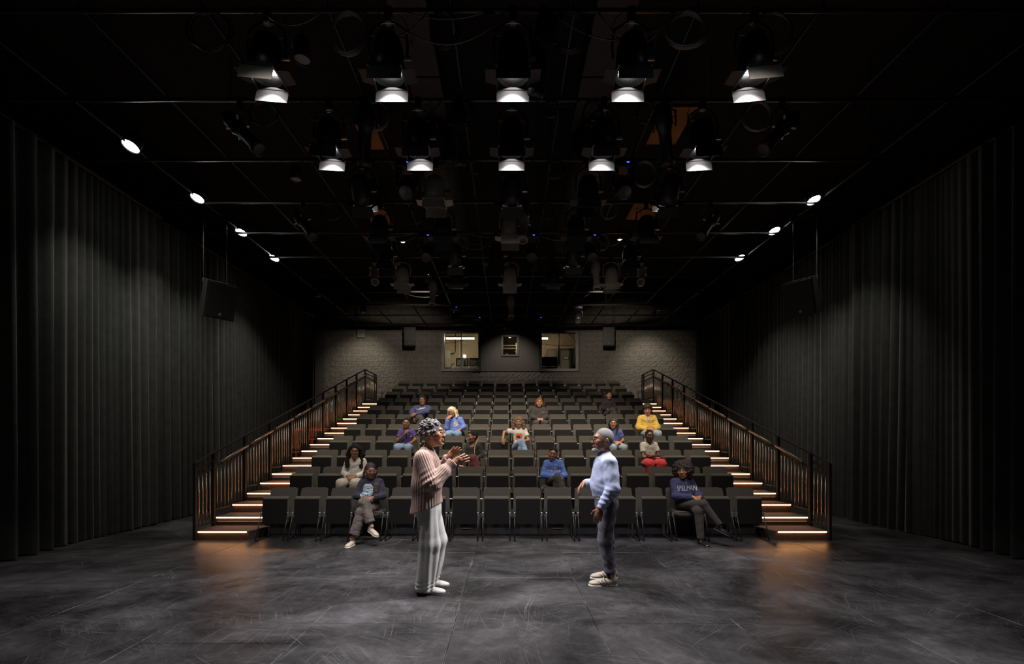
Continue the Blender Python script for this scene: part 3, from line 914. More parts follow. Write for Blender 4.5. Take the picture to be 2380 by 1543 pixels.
for k, (x0, x1, lab) in enumerate(((-1.45, -0.98, 'long grey ceiling panel strip left of the centre lamps'), (1.1, 1.6, 'long grey ceiling panel strip right of the centre lamps'))):
    t = thing('ceiling_panel_strip', lab, 'ceiling panel', group='grey ceiling strips')
    y = 3.0
    while y < 7.0:
        MB().box((x0, y + .015, 6.86), (x1, y + 1.2, 6.90), 0.004).build('panel', M_CEILPAN, t)
        y += 1.22
    for x in (x0 + .05, x1 - .05):
        MB().box((x - .015, 3.0, 6.90), (x + .015, y, 7.4)).build('hanger_bar', M_BLACK, t)
for k, (x0, x1, y0, y1, z, lab) in enumerate(((2.44, 2.95, 7.07, 8.0, 6.75, 'brightest bare plywood panel overhead, right of the lamps'), (-3.3, -2.8, 10.3, 11.2, 6.85, 'small plywood panel overhead on the left'),
                                              (2.85, 3.5, 10.15, 10.95, 6.85, 'small plywood panel overhead, farther back on the right'), (-2.55, -2.15, 7.6, 8.3, 6.85, 'dim plywood panel overhead behind the left lamps'))):
    t = thing('plywood_panel', lab, 'panel', group='bare plywood ceiling panels')
    MB().box((x0, y0, z), (x1, y1, z + 0.02)).build('board', M_PLY, t)
    MB().box((x0 - .02, y0, z - 0.03), (x1 + .02, y0 + .03, z + .05)).build('batten', M_WOOD, t)
    for hx in (x0 + .06, x1 - .06):
        MB().tube([(hx, (y0 + y1) / 2, z + 0.02), (hx, (y0 + y1) / 2, 7.4)], 0.01).build('hanger', M_BLACK, t)
def duct(x, label):
    t = thing('air_duct', label, 'air duct', (x, 7.5, 6.4), group='round air ducts')
    MB().tube([(0, -0.05, 0), (0, 3.5, 0)], 0.36, 24, False).build('duct_tube', M_DUCT, t, True)
    MB().lathe([(0.2, 0.02), (0.36, 0.0), (0.40, 0.0), (0.40, 0.06), (0.36, 0.08)], 24).xform(Matrix.Translation((0, 0, 0)) @ Matrix.Rotation(R(90), 4, 'X')).build('duct_rim', M_DUCT, t, True)
    MB().lathe([(0.0, 0.03), (0.12, 0.03), (0.2, 0.05)], 24).xform(Matrix.Rotation(R(90), 4, 'X')).build('diffuser', M_CEILPAN, t, True)
    for y in (0.4, 2.8):
        MB().box((-0.02, y - .015, 0.35), (0.02, y + .015, 0.995)).build('strap', M_BLACK, t)
duct(-1.2, 'round dark air duct overhead, left of the centre lamps')
duct(1.45, 'round dark air duct overhead, right of the centre lamps')

# ------------------------------------------------------------------ stage lamps
def spot(name, parent, loc, watts, col, angle, blend, radius=0.04, rot=(0, 0, 0)):
    d = bpy.data.lights.new(name, 'SPOT')
    d.energy = watts
    d.color = col
    d.spot_size = R(angle)
    d.spot_blend = blend
    d.shadow_soft_size = radius
    o = bpy.data.objects.new(name, d)
    COL.objects.link(o)
    o.parent = parent
    o.location = loc
    o.rotation_euler = rot
    return o
LM = {}
def lamp_meshes(kind):
    if kind in LM:
        return LM[kind]
    body = M_GREYMET if kind == 'grey' else M_LAMPBLK
    flapm = M_GREYMET if kind == 'grey' else M_FLAP
    d = {}
    prof = [(0.02, 0.41), (0.075, 0.40), (0.115, 0.365), (0.145, 0.27), (0.152, 0.15), (0.158, 0.012), (0.150, 0.010), (0.143, 0.15), (0.135, 0.26), (0.10, 0.35), (0.02, 0.38)]
    d['housing'] = MB().lathe(prof, 20).mesh('housing', body, True)
    d['frame'] = MB().add(*(lambda m_: (m_.v, m_.f))(wall_mesh('g', [-.165, -.145, .145, .165], [-.165, -.145, .145, .165], [(-.145, .145, -.145, .145)], -0.012, 0.012, None).xform(Matrix.Rotation(R(90), 4, 'X')))).mesh('gel_frame', body)
    d['lens'] = MB().lathe([(0.0, 0.118), (0.08, 0.112), (0.140, 0.125)], 20).mesh('lens', M_LENS_ON if kind in ('lit', 'added_seatwash', 'added_front') else M_LENS_OFF, True)
    fl_ = MB().rings([[(-0.145, 0, 0), (0.145, 0, 0), (0.145, 0.004, 0), (-0.145, 0.004, 0)], [(-0.163, 0, -0.035), (0.163, 0, -0.035), (0.163, 0.004, -0.035), (-0.163, 0.004, -0.035)], [(-0.163, 0, -0.135), (0.163, 0, -0.135), (0.163, 0.004, -0.135), (-0.163, 0.004, -0.135)]], True, True)
    d['flap'] = fl_.mesh('barn_door', flapm)
    sm = MB().rings([[(-0.10, 0, 0), (0.10, 0, 0), (0.10, 0.004, 0), (-0.10, 0.004, 0)], [(-0.08, 0, -0.12), (0.08, 0, -0.12), (0.08, 0.004, -0.12), (-0.08, 0.004, -0.12)]], True, True)
    d['side'] = sm.mesh('barn_door', flapm)
    d['yoke'] = MB().tube([(-0.18, 0, 0.18), (-0.19, 0, 0.30), (-0.17, 0, 0.46), (-0.06, 0, 0.53), (0.06, 0, 0.53), (0.17, 0, 0.46), (0.19, 0, 0.30), (0.18, 0, 0.18)], 0.013, 6).mesh('yoke', body, True)
    d['clamp'] = MB().box((-0.035, -0.03, 0.52), (0.035, 0.035, 0.68), 0.008).mesh('clamp', M_BLACK)
    d['knob'] = MB().tube([(0.15, 0, 0.18), (0.225, 0, 0.18)], 0.02, 8).mesh('tilt_knob', M_STEEL if kind != 'grey' else M_BLACK)
    d['cable'] = MB().tube([(0.03, 0.06, 0.40), (0.12, 0.08, 0.46), (0.2, 0.05, 0.40), (0.24, 0.02, 0.30), (0.22, 0.0, 0.42), (0.16, 0.02, 0.56), (0.10, 0.03, 0.63)], 0.006, 5).mesh('cable', M_CABLEGREY, True)
    d['safety'] = MB().tube([(-0.10, -0.08, 0.33), (-0.17, -0.06, 0.36), (-0.2, -0.02, 0.46), (-0.15, 0.0, 0.58), (-0.08, 0.0, 0.64)], 0.004, 5).mesh('safety_cable', M_STEEL, True)
    LM[kind] = d
    return d
def stage_lamp(x, y, kind, label, tilt=0.0, roll=0.0, group='stage lamps with barn doors'):
    d = lamp_meshes(kind)
    t = thing('stage_lamp', label, 'stage lamp', (x, y, GRID_Z - 0.65), 0, group)
    hd = link('housing', d['housing'], t, (0, 0, 0.18))
    M0 = Matrix.Translation((0, 0, 0.18)) @ Matrix.Rotation(R(roll), 4, 'Y') @ Matrix.Rotation(R(tilt), 4, 'X') @ Matrix.Translation((0, 0, -0.18))
    hd.matrix_basis = M0
    link('gel_frame', d['frame'], hd)
    ln = link('lens', d['lens'], hd)
    for a in (0, 180):
        f = link('barn_door', d['flap'], hd)
        f.matrix_basis = Matrix.Rotation(R(a), 4, 'Z') @ Matrix.Translation((0, 0.150, -0.012)) @ Matrix.Rotation(R(8 if a else -9), 4, 'X')
        f = link('barn_door', d['side'], hd)
        f.matrix_basis = Matrix.Rotation(R(a + 90), 4, 'Z') @ Matrix.Translation((0, 0.152, -0.008)) @ Matrix.Rotation(R(100), 4, 'X')
    link('yoke', d['yoke'], t)
    link('tilt_knob', d['knob'], t)
    link('clamp', d['clamp'], t)
    link('cable', d['cable'], t)
    link('safety_cable', d['safety'], t)
    if kind == 'lit':
        spot('lamp_light', hd, (0, 0, 0.105), W_STAGE, C_STAGE, 82, 0.5, 0.05)
    elif kind == 'added_seatwash':
        spot('lamp_light', hd, (0, 0, 0.06), W_SEAT, C_SEAT, 72, 0.9, 0.06)  # seat light added to rig lamps that otherwise hang dark
    return t
XL = (-2.35, -1.16, 0.06, 1.22, 2.42)
XL2 = (-2.20, -1.10, 0.06, 1.20, 2.42)
for i in range(5):
    nm = ['leftmost', 'second', 'middle', 'fourth', 'rightmost'][i]
    stage_lamp(XL[i], PIPE_Y[2], 'lit', '%s glowing black barn-door lamp%s in the near lit row' % (nm, '' if i in (0, 2, 4) else ' from left'), 0, (5, 0, 0, 0, -5)[i])
    stage_lamp(XL2[i], PIPE_Y[3], 'lit', '%s glowing black barn-door lamp%s in the far lit row' % (nm, '' if i in (0, 2, 4) else ' from left'), 0, (3, 0, 0, 0, -3)[i])
for i in range(5):
    nm = ['leftmost', 'second', 'middle', 'fourth', 'rightmost'][i]
    fr = '' if i in (0, 2, 4) else ' from left'
    stage_lamp(XL2[i] + 0.02, PIPE_Y[4], ('added_seatwash', 'grey', 'added_seatwash', 'black', 'added_seatwash')[i], ('lone grey unlit' if i == 1 else '%s black' % nm) + ' barn-door lamp%s in the row behind the lit ones' % ('' if i == 1 else fr), 42 if i in (0, 2, 4) else 0)
    stage_lamp(XL2[i] * 1.02, PIPE_Y[5], 'grey' if i == 2 else 'black', ('large pale grey barn-door lamp at centre, two rows behind the lit ones' if i == 2 else '%s black unlit lamp%s, two rows behind the lit ones' % (nm, fr)))
    stage_lamp((-2.45, -1.05, -0.22, 1.35, 2.5)[i], PIPE_Y[6], ('black', 'added_seatwash', 'black', 'added_seatwash', 'black')[i], '%s black lamp%s, three rows behind the lit ones' % (nm, fr), 44 if i in (1, 3) else 0)
    stage_lamp((-2.40, -1.15, 0.07, 1.05, 2.40)[i], PIPE_Y[7], 'grey' if i in (0, 2, 4) else 'black', '%s %s unlit lamp%s, four rows behind the lit ones' % (nm, 'grey' if i in (0, 2, 4) else 'black', fr))
# profile spots (long tubes)
def profile_spot(x, y, tilt, rz, m, label):
    t = thing('profile_spot', label, 'stage lamp', (x, y, GRID_Z), rz, 'long profile spotlights')
    MB().box((-0.03, -0.03, -0.10), (0.03, 0.035, 0.03), 0.006).build('clamp', M_BLACK, t)
    MB().tube([(-0.13, 0, -0.36), (-0.13, 0, -0.18), (-0.05, 0, -0.11), (0.05, 0, -0.11), (0.13, 0, -0.18), (0.13, 0, -0.36)], 0.011, 6).build('yoke', M_BLACK, t, True)
    b = link('housing', MB().lathe([(0.01, 0.28), (0.07, 0.27), (0.10, 0.18), (0.105, 0.04), (0.085, 0.0), (0.075, -0.06), (0.068, -0.30), (0.088, -0.32), (0.088, -0.40), (0.07, -0.40)], 16).mesh('housing', m, True), t)
    b.matrix_basis = Matrix.Translation((0, 0, -0.36)) @ Matrix.Rotation(R(tilt), 4, 'X')
    MB().lathe([(0.0, -0.385), (0.075, -0.39)], 14).build('lens', M_LENS_OFF, b, True)
    for k in range(4):
        MB().box((0.1, -0.012, 0.03), (0.15, 0.012, 0.036)).xform(Matrix.Rotation(R(90 * k + 45), 4, 'Z')).build('shutter', M_STEEL, b)
    MB().tube([(0.0, 0.05, -0.08), (0.1, 0.08, -0.2), (0.12, 0.06, -0.05), (0.05, 0.03, 0.02)], 0.006, 5).build('cable', M_CABLEGREY, t, True)
    return t
for x, y, tilt, rz, m, lab in ((-3.05, 10.48, 40, 200, M_GREYMET, 'grey tilted profile spot at the far left of the rig'), (-1.9, 11.7, 8, 170, M_GREYMET, 'grey upright profile spot left of centre, far back'),
                               (2.05, 10.48, 8, 190, M_GREYMET, 'grey upright profile spot right of centre, far back'), (3.1, 10.48, 40, 160, M_GREYMET, 'grey tilted profile spot at the far right of the rig'),
                               (0.30, 8.07, 20, 170, M_GREYMET, 'pale profile spot just right of the centre lamps'), (0.12, 12.95, 10, 180, M_GREYMET, 'grey profile spot on the centre line near the back'),
                               (0.35, 4.465, 30, 20, M_LAMPBLK, 'black profile spot right of the middle near lamp'), (1.95, 5.64, 35, -30, M_LAMPBLK, 'black profile spot under the bright plywood panel'),
                               (-1.75, 5.64, 30, 20, M_LAMPBLK, 'black profile spot between the left far-row lamps'), (-0.6, 5.64, 25, 0, M_LAMPBLK, 'black profile spot left of the middle far-row lamp'),
                               (3.4, 5.64, 45, 60, M_LAMPBLK, 'black profile spot at the right end of the far lit row'), (-3.3, 5.64, 45, -60, M_LAMPBLK, 'black profile spot at the left end of the far lit row'),
                               (3.6, 8.07, 40, 120, M_LAMPBLK, 'black profile spot beyond the right plywood panels'), (-3.6, 8.07, 40, -120, M_LAMPBLK, 'black profile spot high on the left of the rig')):
    t = profile_spot(x, y, tilt, R(rz), m, lab)
    if abs(abs(x) - 3.35) < 0.06 and y < 6:
        hd = [c for c in t.children if c.name.startswith('housing')][0]
        t.rotation_euler = (0, 0, 0)
        hd.rotation_mode = 'QUATERNION'
        hd.rotation_quaternion = (Vector((-0.5 if x > 0 else 0.8, 4.85, 1.1)) - Vector((x, y, GRID_Z - 0.36))).to_track_quat('-Z', 'Y')
        spot('lamp_light', hd, (0, 0, -0.40), W_KEY if x > 0 else W_KEY * 0.6, C_KEY, 36, 0.6, 0.05)
# moving heads near the booth
def moving_head(x, y, label):
    t = thing('moving_head', label, 'stage lamp', (x, y, GRID_Z), 0, 'moving head lamps near the booth')
    MB().box((-0.15, -0.12, -0.16), (0.15, 0.12, -0.05), 0.02).build('base', M_LAMPBLK, t)
    MB().box((-0.04, -0.03, -0.06), (0.04, 0.04, 0.03), 0.006).build('clamp', M_BLACK, t)
    for sx in (-0.15, 0.15):
        MB().tube([(sx * 0.5, 0, -0.17), (sx, 0, -0.22), (sx, 0, -0.42)], 0.025, 6).build('arm', M_LAMPBLK, t, True)
    h = link('head', MB().lathe([(0.03, 0.14), (0.10, 0.12), (0.125, 0.0), (0.12, -0.16), (0.095, -0.17)], 16, True).mesh('head', M_LAMPBLK, True), t)
    h.matrix_basis = Matrix.Translation((0, 0, -0.40)) @ Matrix.Rotation(R(-35), 4, 'X')
    MB().lathe([(0.0, -0.155), (0.1, -0.165)], 16).build('lens', M_LENS_OFF, h, True)
    MB().box((0.02, -0.125, -0.11), (0.06, -0.119, -0.095)).build('indicator', M_BLUELED, t)
for x, y, lab in ((-1.6, 14.2, 'dark moving head lamp above the left booth window'), (-0.95, 15.4, 'dark moving head lamp between left and middle booth windows'), (0.05, 15.4, 'dark moving head lamp above the middle booth window'),
                  (1.1, 15.4, 'dark moving head lamp between middle and right booth windows'), (2.2, 14.2, 'dark moving head lamp above the right booth window'), (-1.62, 9.25, 'moving head lamp with blue indicator left of centre'),
                  (1.72, 9.25, 'moving head lamp with blue indicator right of centre'), (-1.5, 6.85, 'moving head lamp beside the lone grey lamp'), (1.75, 6.85, 'moving head lamp with indicator near the right rig end'), (0.5, 9.25, 'moving head lamp near the centre line of the rig')):
    moving_head(x, y, lab)

# round house lights
def aim(o, frm, to):
    o.rotation_mode = 'QUATERNION'
    o.rotation_quaternion = (Vector(to) - Vector(frm)).to_track_quat('-Z', 'Y')
def house_light(x, y, z, lens, label, watts=0, col=(1, 1, 1), angle=100, blend=0.6, tilt=(0, 0), r_=0.075, grp='round house lights', to=None):
    t = thing('house_light', label, 'house light', (x, y, z), 0, grp)
    c = link('can', MB().lathe([(0.02, 0.26), (r_ * 0.9, 0.24), (r_ * 1.15, 0.16), (r_ * 1.25, 0.0), (r_ * 1.15, 0.0), (r_ * 1.05, 0.03)], 18).mesh('can', M_LAMPBLK, True), t)
    c.rotation_euler = (R(tilt[0]), R(tilt[1]), 0)
    if to:
        aim(c, (x, y, z), to)
    MB().lathe([(0.0, 0.004), (r_ * 0.7, 0.006), (r_ * 1.1, 0.022)], 18).build('lens', lens, c, True)
    MB().tube([(0, 0, 0.22), (0, 0, GRID_Z + 0.02 - z if GRID_Z > z + .2 else 0.35)], 0.012, 6).build('stem', M_BLACK, t)
    if watts:
        spot('lamp_light', c, (0, 0, -0.01), watts, col, angle, blend, 0.05, (R(-tilt[0] + (14 if tilt[0] else 0)), 0, 0))
    return t
for k, (x, y) in enumerate(((-5.4, 6.54), (-5.4, 7.95), (-5.4, 9.26), (-5.4, 10.58))):
    house_light(x, y, 5.77 - 0.0, M_LENS_HOUSE, '%s bright round light along the left curtain, counted from the stage' % ORD[k], W_SIDE, C_SIDE, 84, 0.7, (-22, 6), 0.095)
for k, (x, y) in enumerate(((5.4, 8.02), (5.4, 9.2), (5.4, 10.56))):
    house_light(x, y, 5.77, M_LENS_HOUSE, '%s bright round light along the right curtain, counted from the stage' % ORD[k], W_SIDE, C_SIDE, 84, 0.7, (-22, -6), 0.095)
for x, y, to, wt, lab in ((-2.2, 9.64, None, W_HOUSE, 'small warm star light left of centre, nearer one'), (-2.1, 11.97, (-4.0, YW, 3.9), W_WALL, 'small warm star light left of centre, farther one'),
                  (2.36, 9.53, None, W_HOUSE, 'small warm star light right of centre, nearer one'), (2.4, 11.97, (4.2, YW, 3.9), W_WALL, 'small warm star light right of centre, farther one')):
    house_light(x, y, 5.74, M_LENS_WARM, lab, wt, C_HOUSE, 84 if to is None else 62, 0.9, (0, 0), 0.05, 'warm star lights over the seats', to)
for x, y, lab in ((-2.25, 5.02, 'unlit pale disc light beside the leftmost near lamp'), (-3.39, 7.33, 'unlit disc light left of the dark rig'), (-5.5, 13.3, 'unlit pale disc light near the left curtain top, far back'),
                  (-4.7, 14.94, 'unlit disc light near the left end of the block wall'), (3.63, 12.4, 'unlit pale disc light right of the far grey lamps'), (4.9, 14.74, 'unlit disc light near the right end of the block wall')):
    house_light(x, y, 5.74, M_DISC, lab, 0)

for x, lab in ((-5.2, 'small black wash lamp above the left part of the block wall'), (5.1, 'small black wash lamp above the right part of the block wall'),
               (0.12, 'small black wash lamp above the middle booth window')):
    house_light(x, 15.8, 5.85, M_LENS_OFF, lab, W_GRAZE * (1.0 if abs(x) > 4 else 0.8), C_HOUSE, 88, 0.9, (0, 0), 0.05, 'wall wash lamps', (x * 1.05, YW, 3.9))  # wash light added to brighten the back wall; the middle lamp is added too
for k, x in enumerate((-2.2, 2.3)):  # out-of-view lamps added to light the audience from the front
    t = stage_lamp(x, PIPE_Y[1], 'added_front', ('left', 'right')[k] + ' front wash lamp above the stage edge aimed at the seats', 52, 0, 'front wash lamps')
    hd = [c for c in t.children if c.name.startswith('housing')][0]
    spot('lamp_light', hd, (0, 0, 0.05), W_FRONT, C_SEAT, 62, 0.9, 0.06)

t = thing('lamp_tag', 'small dark identification tag with pale lettering on the nearest pipe', 'tag', (-0.17, PIPE_Y[2] - 0.045, GRID_Z - 0.02))
MB().box((-0.055, -0.004, -0.06), (0.055, 0.004, 0.0), 0.002).build('tag_plate', M_LAMPBLK, t)
MB().box((-0.05, 0.0, -0.01), (0.05, 0.045, 0.004)).build('tag_clip', M_LAMPBLK, t)
cu = bpy.data.curves.new('t', 'FONT')
cu.body = 'C5r 8'
cu.size = 0.04
cu.align_x = 'CENTER'
cu.align_y = 'CENTER'
to = bpy.data.objects.new('t', cu)
COL.objects.link(to)
me = bpy.data.meshes.new_from_object(to.evaluated_get(bpy.context.evaluated_depsgraph_get()))
bpy.data.objects.remove(to)
me.materials.clear()
me.materials.append(M_WHITE)
me.name = 'tag_lettering'
o = link('tag_lettering', me, t, (-0.005, -0.006, -0.03))
o.rotation_euler = (R(90), 0, 0)
# ------------------------------------------------------------------ people: signed-distance bodies turned into meshes
V = lambda *a: np.array(a, dtype=np.float64)
def unit(v):
    v = np.asarray(v, float)
    return v / max(1e-9, np.linalg.norm(v))
def vnoise(p, f, seed=0.0):
    x, y, z = p[:, 0] * f, p[:, 1] * f, p[:, 2] * f
    return (np.sin(x * 1.0 + 1.7 * np.sin(y * 0.8 + seed) + seed) * np.sin(y * 1.1 + 1.3 * np.sin(z * 0.9 + seed * 2)) + np.sin(z * 1.2 + 1.5 * np.sin(x * 0.7 + seed * 3) + 2) * 0.7) / 1.7

class SDF:
    def __init__(s):
        s.ops = []
    def cap(s, a, b, ra, rb=None, k=0.02, flat=None, cut=None, sub=False):
        s.ops.append(('c', np.asarray(a, float), np.asarray(b, float), ra, ra if rb is None else rb, k, flat, cut, sub))
        return s
    def ell(s, c, r, Rm=None, k=0.02, sub=False):
        s.ops.append(('e', np.asarray(c, float), np.asarray(r, float), np.eye(3) if Rm is None else np.asarray(Rm), k, sub))
        return s
    def half(s, n, c, lo=None, hi=None):
        """cut away n.p > c (optionally inside a box only)"""
        s.ops.append(('h', np.asarray(n, float), c, lo, hi))
        return s
    def _bb(s, o):
        if o[0] == 'c':
            r = max(o[3], o[4])
            return np.minimum(o[1], o[2]) - r, np.maximum(o[1], o[2]) + r
        if o[0] == 'e':
            e = np.sqrt(((o[3] * o[2]) ** 2).sum(1))
            return o[1] - e, o[1] + e
        return None
    def mesh(s, h):
        bbs = [s._bb(o) for o in s.ops if o[0] != 'h' and not o[-1]]
        lo = np.min([b[0] for b in bbs], 0) - 4 * h
        hi = np.max([b[1] for b in bbs], 0) + 4 * h
        n = np.ceil((hi - lo) / h).astype(int) + 1
        F = np.full(tuple(n), 0.5, np.float32)
        ax = [(lo[i] + h * np.arange(n[i])).astype(np.float32) for i in range(3)]
        for o in s.ops:
            if o[0] == 'h':
                l2 = lo if o[3] is None else np.asarray(o[3])
                h2 = hi if o[4] is None else np.asarray(o[4])
                m = 0.0
            else:
                l2, h2 = s._bb(o)
                m = (o[5] if o[0] == 'c' else o[4]) + 3 * h
            i0 = np.clip(np.floor((l2 - m - lo) / h).astype(int), 0, n)
            i1 = np.clip(np.ceil((h2 + m - lo) / h).astype(int) + 1, 0, n)
            if (i1 <= i0).any():
                continue
            sl = tuple(slice(a, b) for a, b in zip(i0, i1))
            X = ax[0][sl[0]][:, None, None]
            Y = ax[1][sl[1]][None, :, None]
            Z = ax[2][sl[2]][None, None, :]
            G = F[sl]
            if o[0] == 'h':
                d = o[1][0] * X + o[1][1] * Y + o[1][2] * Z - o[2]
                F[sl] = np.maximum(G, d)
                continue
            if o[0] == 'c':
                _, a, b, ra, rb, k, flat, cut, sub = o
                qx, qy, qz = X - a[0], Y - a[1], Z - a[2]
                ab = b - a
                mul = 1.0
                if flat is not None:
                    w_, ff = flat
                    g = (qx * w_[0] + qy * w_[1] + qz * w_[2]) * (1 / ff - 1)
                    qx, qy, qz = qx + g * w_[0], qy + g * w_[1], qz + g * w_[2]
                    ab = ab + w_ * (np.dot(ab, w_) * (1 / ff - 1))
                    mul = 0.5 + 0.5 * ff
                L2 = max(1e-9, float(ab @ ab))
                t = np.clip((qx * ab[0] + qy * ab[1] + qz * ab[2]) / L2, 0, 1)
                d = (np.sqrt((qx - t * ab[0]) ** 2 + (qy - t * ab[1]) ** 2 + (qz - t * ab[2]) ** 2) - (ra + (rb - ra) * t)) * mul
                if cut:
                    u = unit(b - a)
                    if 'b' in cut:
                        d = np.maximum(d, (X - b[0]) * u[0] + (Y - b[1]) * u[1] + (Z - b[2]) * u[2])
                    if 'a' in cut:
                        d = np.maximum(d, -((X - a[0]) * u[0] + (Y - a[1]) * u[1] + (Z - a[2]) * u[2]))
            else:
                _, c, r, Rm, k, sub = o
                qx, qy, qz = X - c[0], Y - c[1], Z - c[2]
                l_ = [qx * Rm[0, i] + qy * Rm[1, i] + qz * Rm[2, i] for i in range(3)]
                k0 = np.sqrt((l_[0] / r[0]) ** 2 + (l_[1] / r[1]) ** 2 + (l_[2] / r[2]) ** 2)
                k1 = np.sqrt((l_[0] / r[0] ** 2) ** 2 + (l_[1] / r[1] ** 2) ** 2 + (l_[2] / r[2] ** 2) ** 2)
                d = k0 * (k0 - 1) / np.maximum(k1, 1e-6)
            if sub:
                d = -d
                t = np.clip(0.5 - 0.5 * (G - d) / k, 0, 1)
                F[sl] = G * (1 - t) + d * t + k * t * (1 - t)
            else:
                t = np.clip(0.5 + 0.5 * (G - d) / k, 0, 1)
                F[sl] = G * (1 - t) + d * t - k * t * (1 - t)
        return s.nets(F, lo, h)
    @staticmethod
    def nets(F, lo, h):
        S = F < 0
        C = [(i, j, k) for i in (0, 1) for j in (0, 1) for k in (0, 1)]
        nx, ny, nz = F.shape
        sh = lambda A, c: A[c[0]:nx - 1 + c[0], c[1]:ny - 1 + c[1], c[2]:nz - 1 + c[2]]
        cnt = np.zeros((nx - 1, ny - 1, nz - 1), np.int8)
        for c in C:
            cnt += sh(S, c)
        act = (cnt > 0) & (cnt < 8)
        ijk = np.argwhere(act)
        idx = np.full(act.shape, -1, np.int32)
        idx[act] = np.arange(len(ijk))
        pos = np.zeros((len(ijk), 3))
        num = np.zeros(len(ijk))
        vals = {c: F[ijk[:, 0] + c[0], ijk[:, 1] + c[1], ijk[:, 2] + c[2]].astype(np.float64) for c in C}
        for a in C:
            for d in range(3):
                if a[d] == 0:
                    b = list(a); b[d] = 1; b = tuple(b)
                    f0, f1 = vals[a], vals[b]
                    x = (f0 < 0) != (f1 < 0)
                    t = np.where(x, f0 / np.where(x, f0 - f1, 1), 0)
                    p = np.array(a, float)[None, :].repeat(len(ijk), 0)
                    p[:, d] += t
                    pos += np.where(x[:, None], p, 0)
                    num += x
        P = lo + h * (ijk + pos / num[:, None])
        faces = []
        for d in range(3):
            e1, e2 = (d + 1) % 3, (d + 2) % 3
            sl0 = [slice(None)] * 3; sl1 = [slice(None)] * 3
            sl0[d] = slice(0, -1); sl1[d] = slice(1, None)
            A, B = S[tuple(sl0)], S[tuple(sl1)]
            for flip, m in ((False, A & ~B), (True, ~A & B)):
                e = np.argwhere(m)
                e = e[(e[:, e1] > 0) & (e[:, e2] > 0) & (e[:, e1] < F.shape[e1] - 1) & (e[:, e2] < F.shape[e2] - 1)]
                if not len(e):
                    continue
                q = []
                for o1, o2 in ((0, 0), (-1, 0), (-1, -1), (0, -1)):
                    g = e.copy()
                    g[:, e1] += o1
                    g[:, e2] += o2
                    q.append(idx[g[:, 0], g[:, 1], g[:, 2]])
                q = np.stack(q, 1)
                faces.append(q[:, ::-1] if flip else q)
        Q = np.concatenate(faces)
        Q = Q[(Q >= 0).all(1)]
        return P, Q

def vnormals(P, Q):
    n = np.cross(P[Q[:, 2]] - P[Q[:, 0]], P[Q[:, 3]] - P[Q[:, 1]])
    N = np.zeros_like(P)
    for i in range(4):
        np.add.at(N, Q[:, i], n)
    return N / np.maximum(1e-12, np.linalg.norm(N, axis=1))[:, None]

def np_mesh(name, P, Q, m):
    me = bpy.data.meshes.new(name)
    me.vertices.add(len(P))
    me.vertices.foreach_set('co', np.ascontiguousarray(P, np.float32).ravel())
    me.loops.add(Q.size)
    me.loops.foreach_set('vertex_index', np.ascontiguousarray(Q, np.int32).ravel())
    me.polygons.add(len(Q))
    me.polygons.foreach_set('loop_start', np.arange(0, Q.size, 4, dtype=np.int32))
    me.update(calc_edges=True)
    me.shade_smooth()
    me.materials.append(m)
    return me

def field_obj(name, sdf, h, m, parent, disp=None, smooth=0):
    P, Q = sdf.mesh(h)
    if smooth:
        for _ in range(smooth):
            A = np.zeros_like(P); c = np.zeros(len(P))
            for i in range(4):
                for j in (1, 3):
                    np.add.at(A, Q[:, i], P[Q[:, (i + j) % 4]])
                    np.add.at(c, Q[:, i], 1)
            P = 0.5 * P + 0.5 * A / np.maximum(c, 1)[:, None]
    if disp is not None:
        P = P + vnormals(P, Q) * disp(P)[:, None]
    return link(name, np_mesh(name, P, Q, m), parent)

def rot(yaw=0, pitch=0, roll=0):
    """yaw about z, pitch about x (+ looks down for a -Y facing head), roll about y"""
    return np.array((Matrix.Rotation(R(yaw), 3, 'Z') @ Matrix.Rotation(R(pitch), 3, 'X') @ Matrix.Rotation(R(roll), 3, 'Y')))

class Head:
    def __init__(s, c, Rm, sc=1.0):
        s.c, s.R, s.s = np.asarray(c, float), Rm, sc
    def p(s, x, y, z):
        return s.c + s.R @ (V(x, y, z) * s.s)
    def e(s, f, x, y, z, rx, ry, rz, k=0.02, sub=False, pitch=0.0):
        Rm = s.R if pitch == 0 else s.R @ rot(0, pitch)
        f.ell(s.p(x, y, z), V(rx, ry, rz) * s.s, Rm, k * s.s, sub)
    def c_(s, f, a, b, ra, rb, k=0.01, sub=False):
        f.cap(s.p(*a), s.p(*b), ra * s.s, rb * s.s, k * s.s, None, None, sub)

def head_shape(f, H, male=False):
    H.e(f, 0, 0.012, 0.022, 0.074, 0.096, 0.098, 0.02)          # cranium
    H.e(f, 0, -0.028, -0.02, 0.067, 0.066, 0.085, 0.03)          # face
    H.e(f, 0, -0.038, -0.078, 0.053 if not male else 0.057, 0.052, 0.042, 0.03)   # jaw
    H.e(f, 0, -0.074, -0.105, 0.020, 0.018, 0.016, 0.02)         # chin
    for sx in (-1, 1):
        H.e(f, sx * 0.044, -0.062, -0.024, 0.025, 0.024, 0.026, 0.02)      # cheek
        H.e(f, sx * 0.078, 0.014, -0.012, 0.010, 0.020, 0.032, 0.008)      # ear
        H.e(f, sx * 0.031, -0.101, 0.010, 0.018, 0.011, 0.010, 0.012, True)    # eye socket
    H.e(f, 0, -0.086, 0.033, 0.05, 0.012, 0.012, 0.02)           # brow
    H.c_(f, (0, -0.092, 0.016), (0, -0.112, -0.028), 0.008, 0.013, 0.012)   # nose
    for sx in (-1, 1):
        H.e(f, sx * 0.012, -0.101, -0.031, 0.010, 0.011, 0.009, 0.008)
    H.e(f, 0, -0.095, -0.058, 0.026, 0.013, 0.008, 0.008)        # upper lip
    H.e(f, 0, -0.093, -0.072, 0.023, 0.013, 0.009, 0.008)        # lower lip

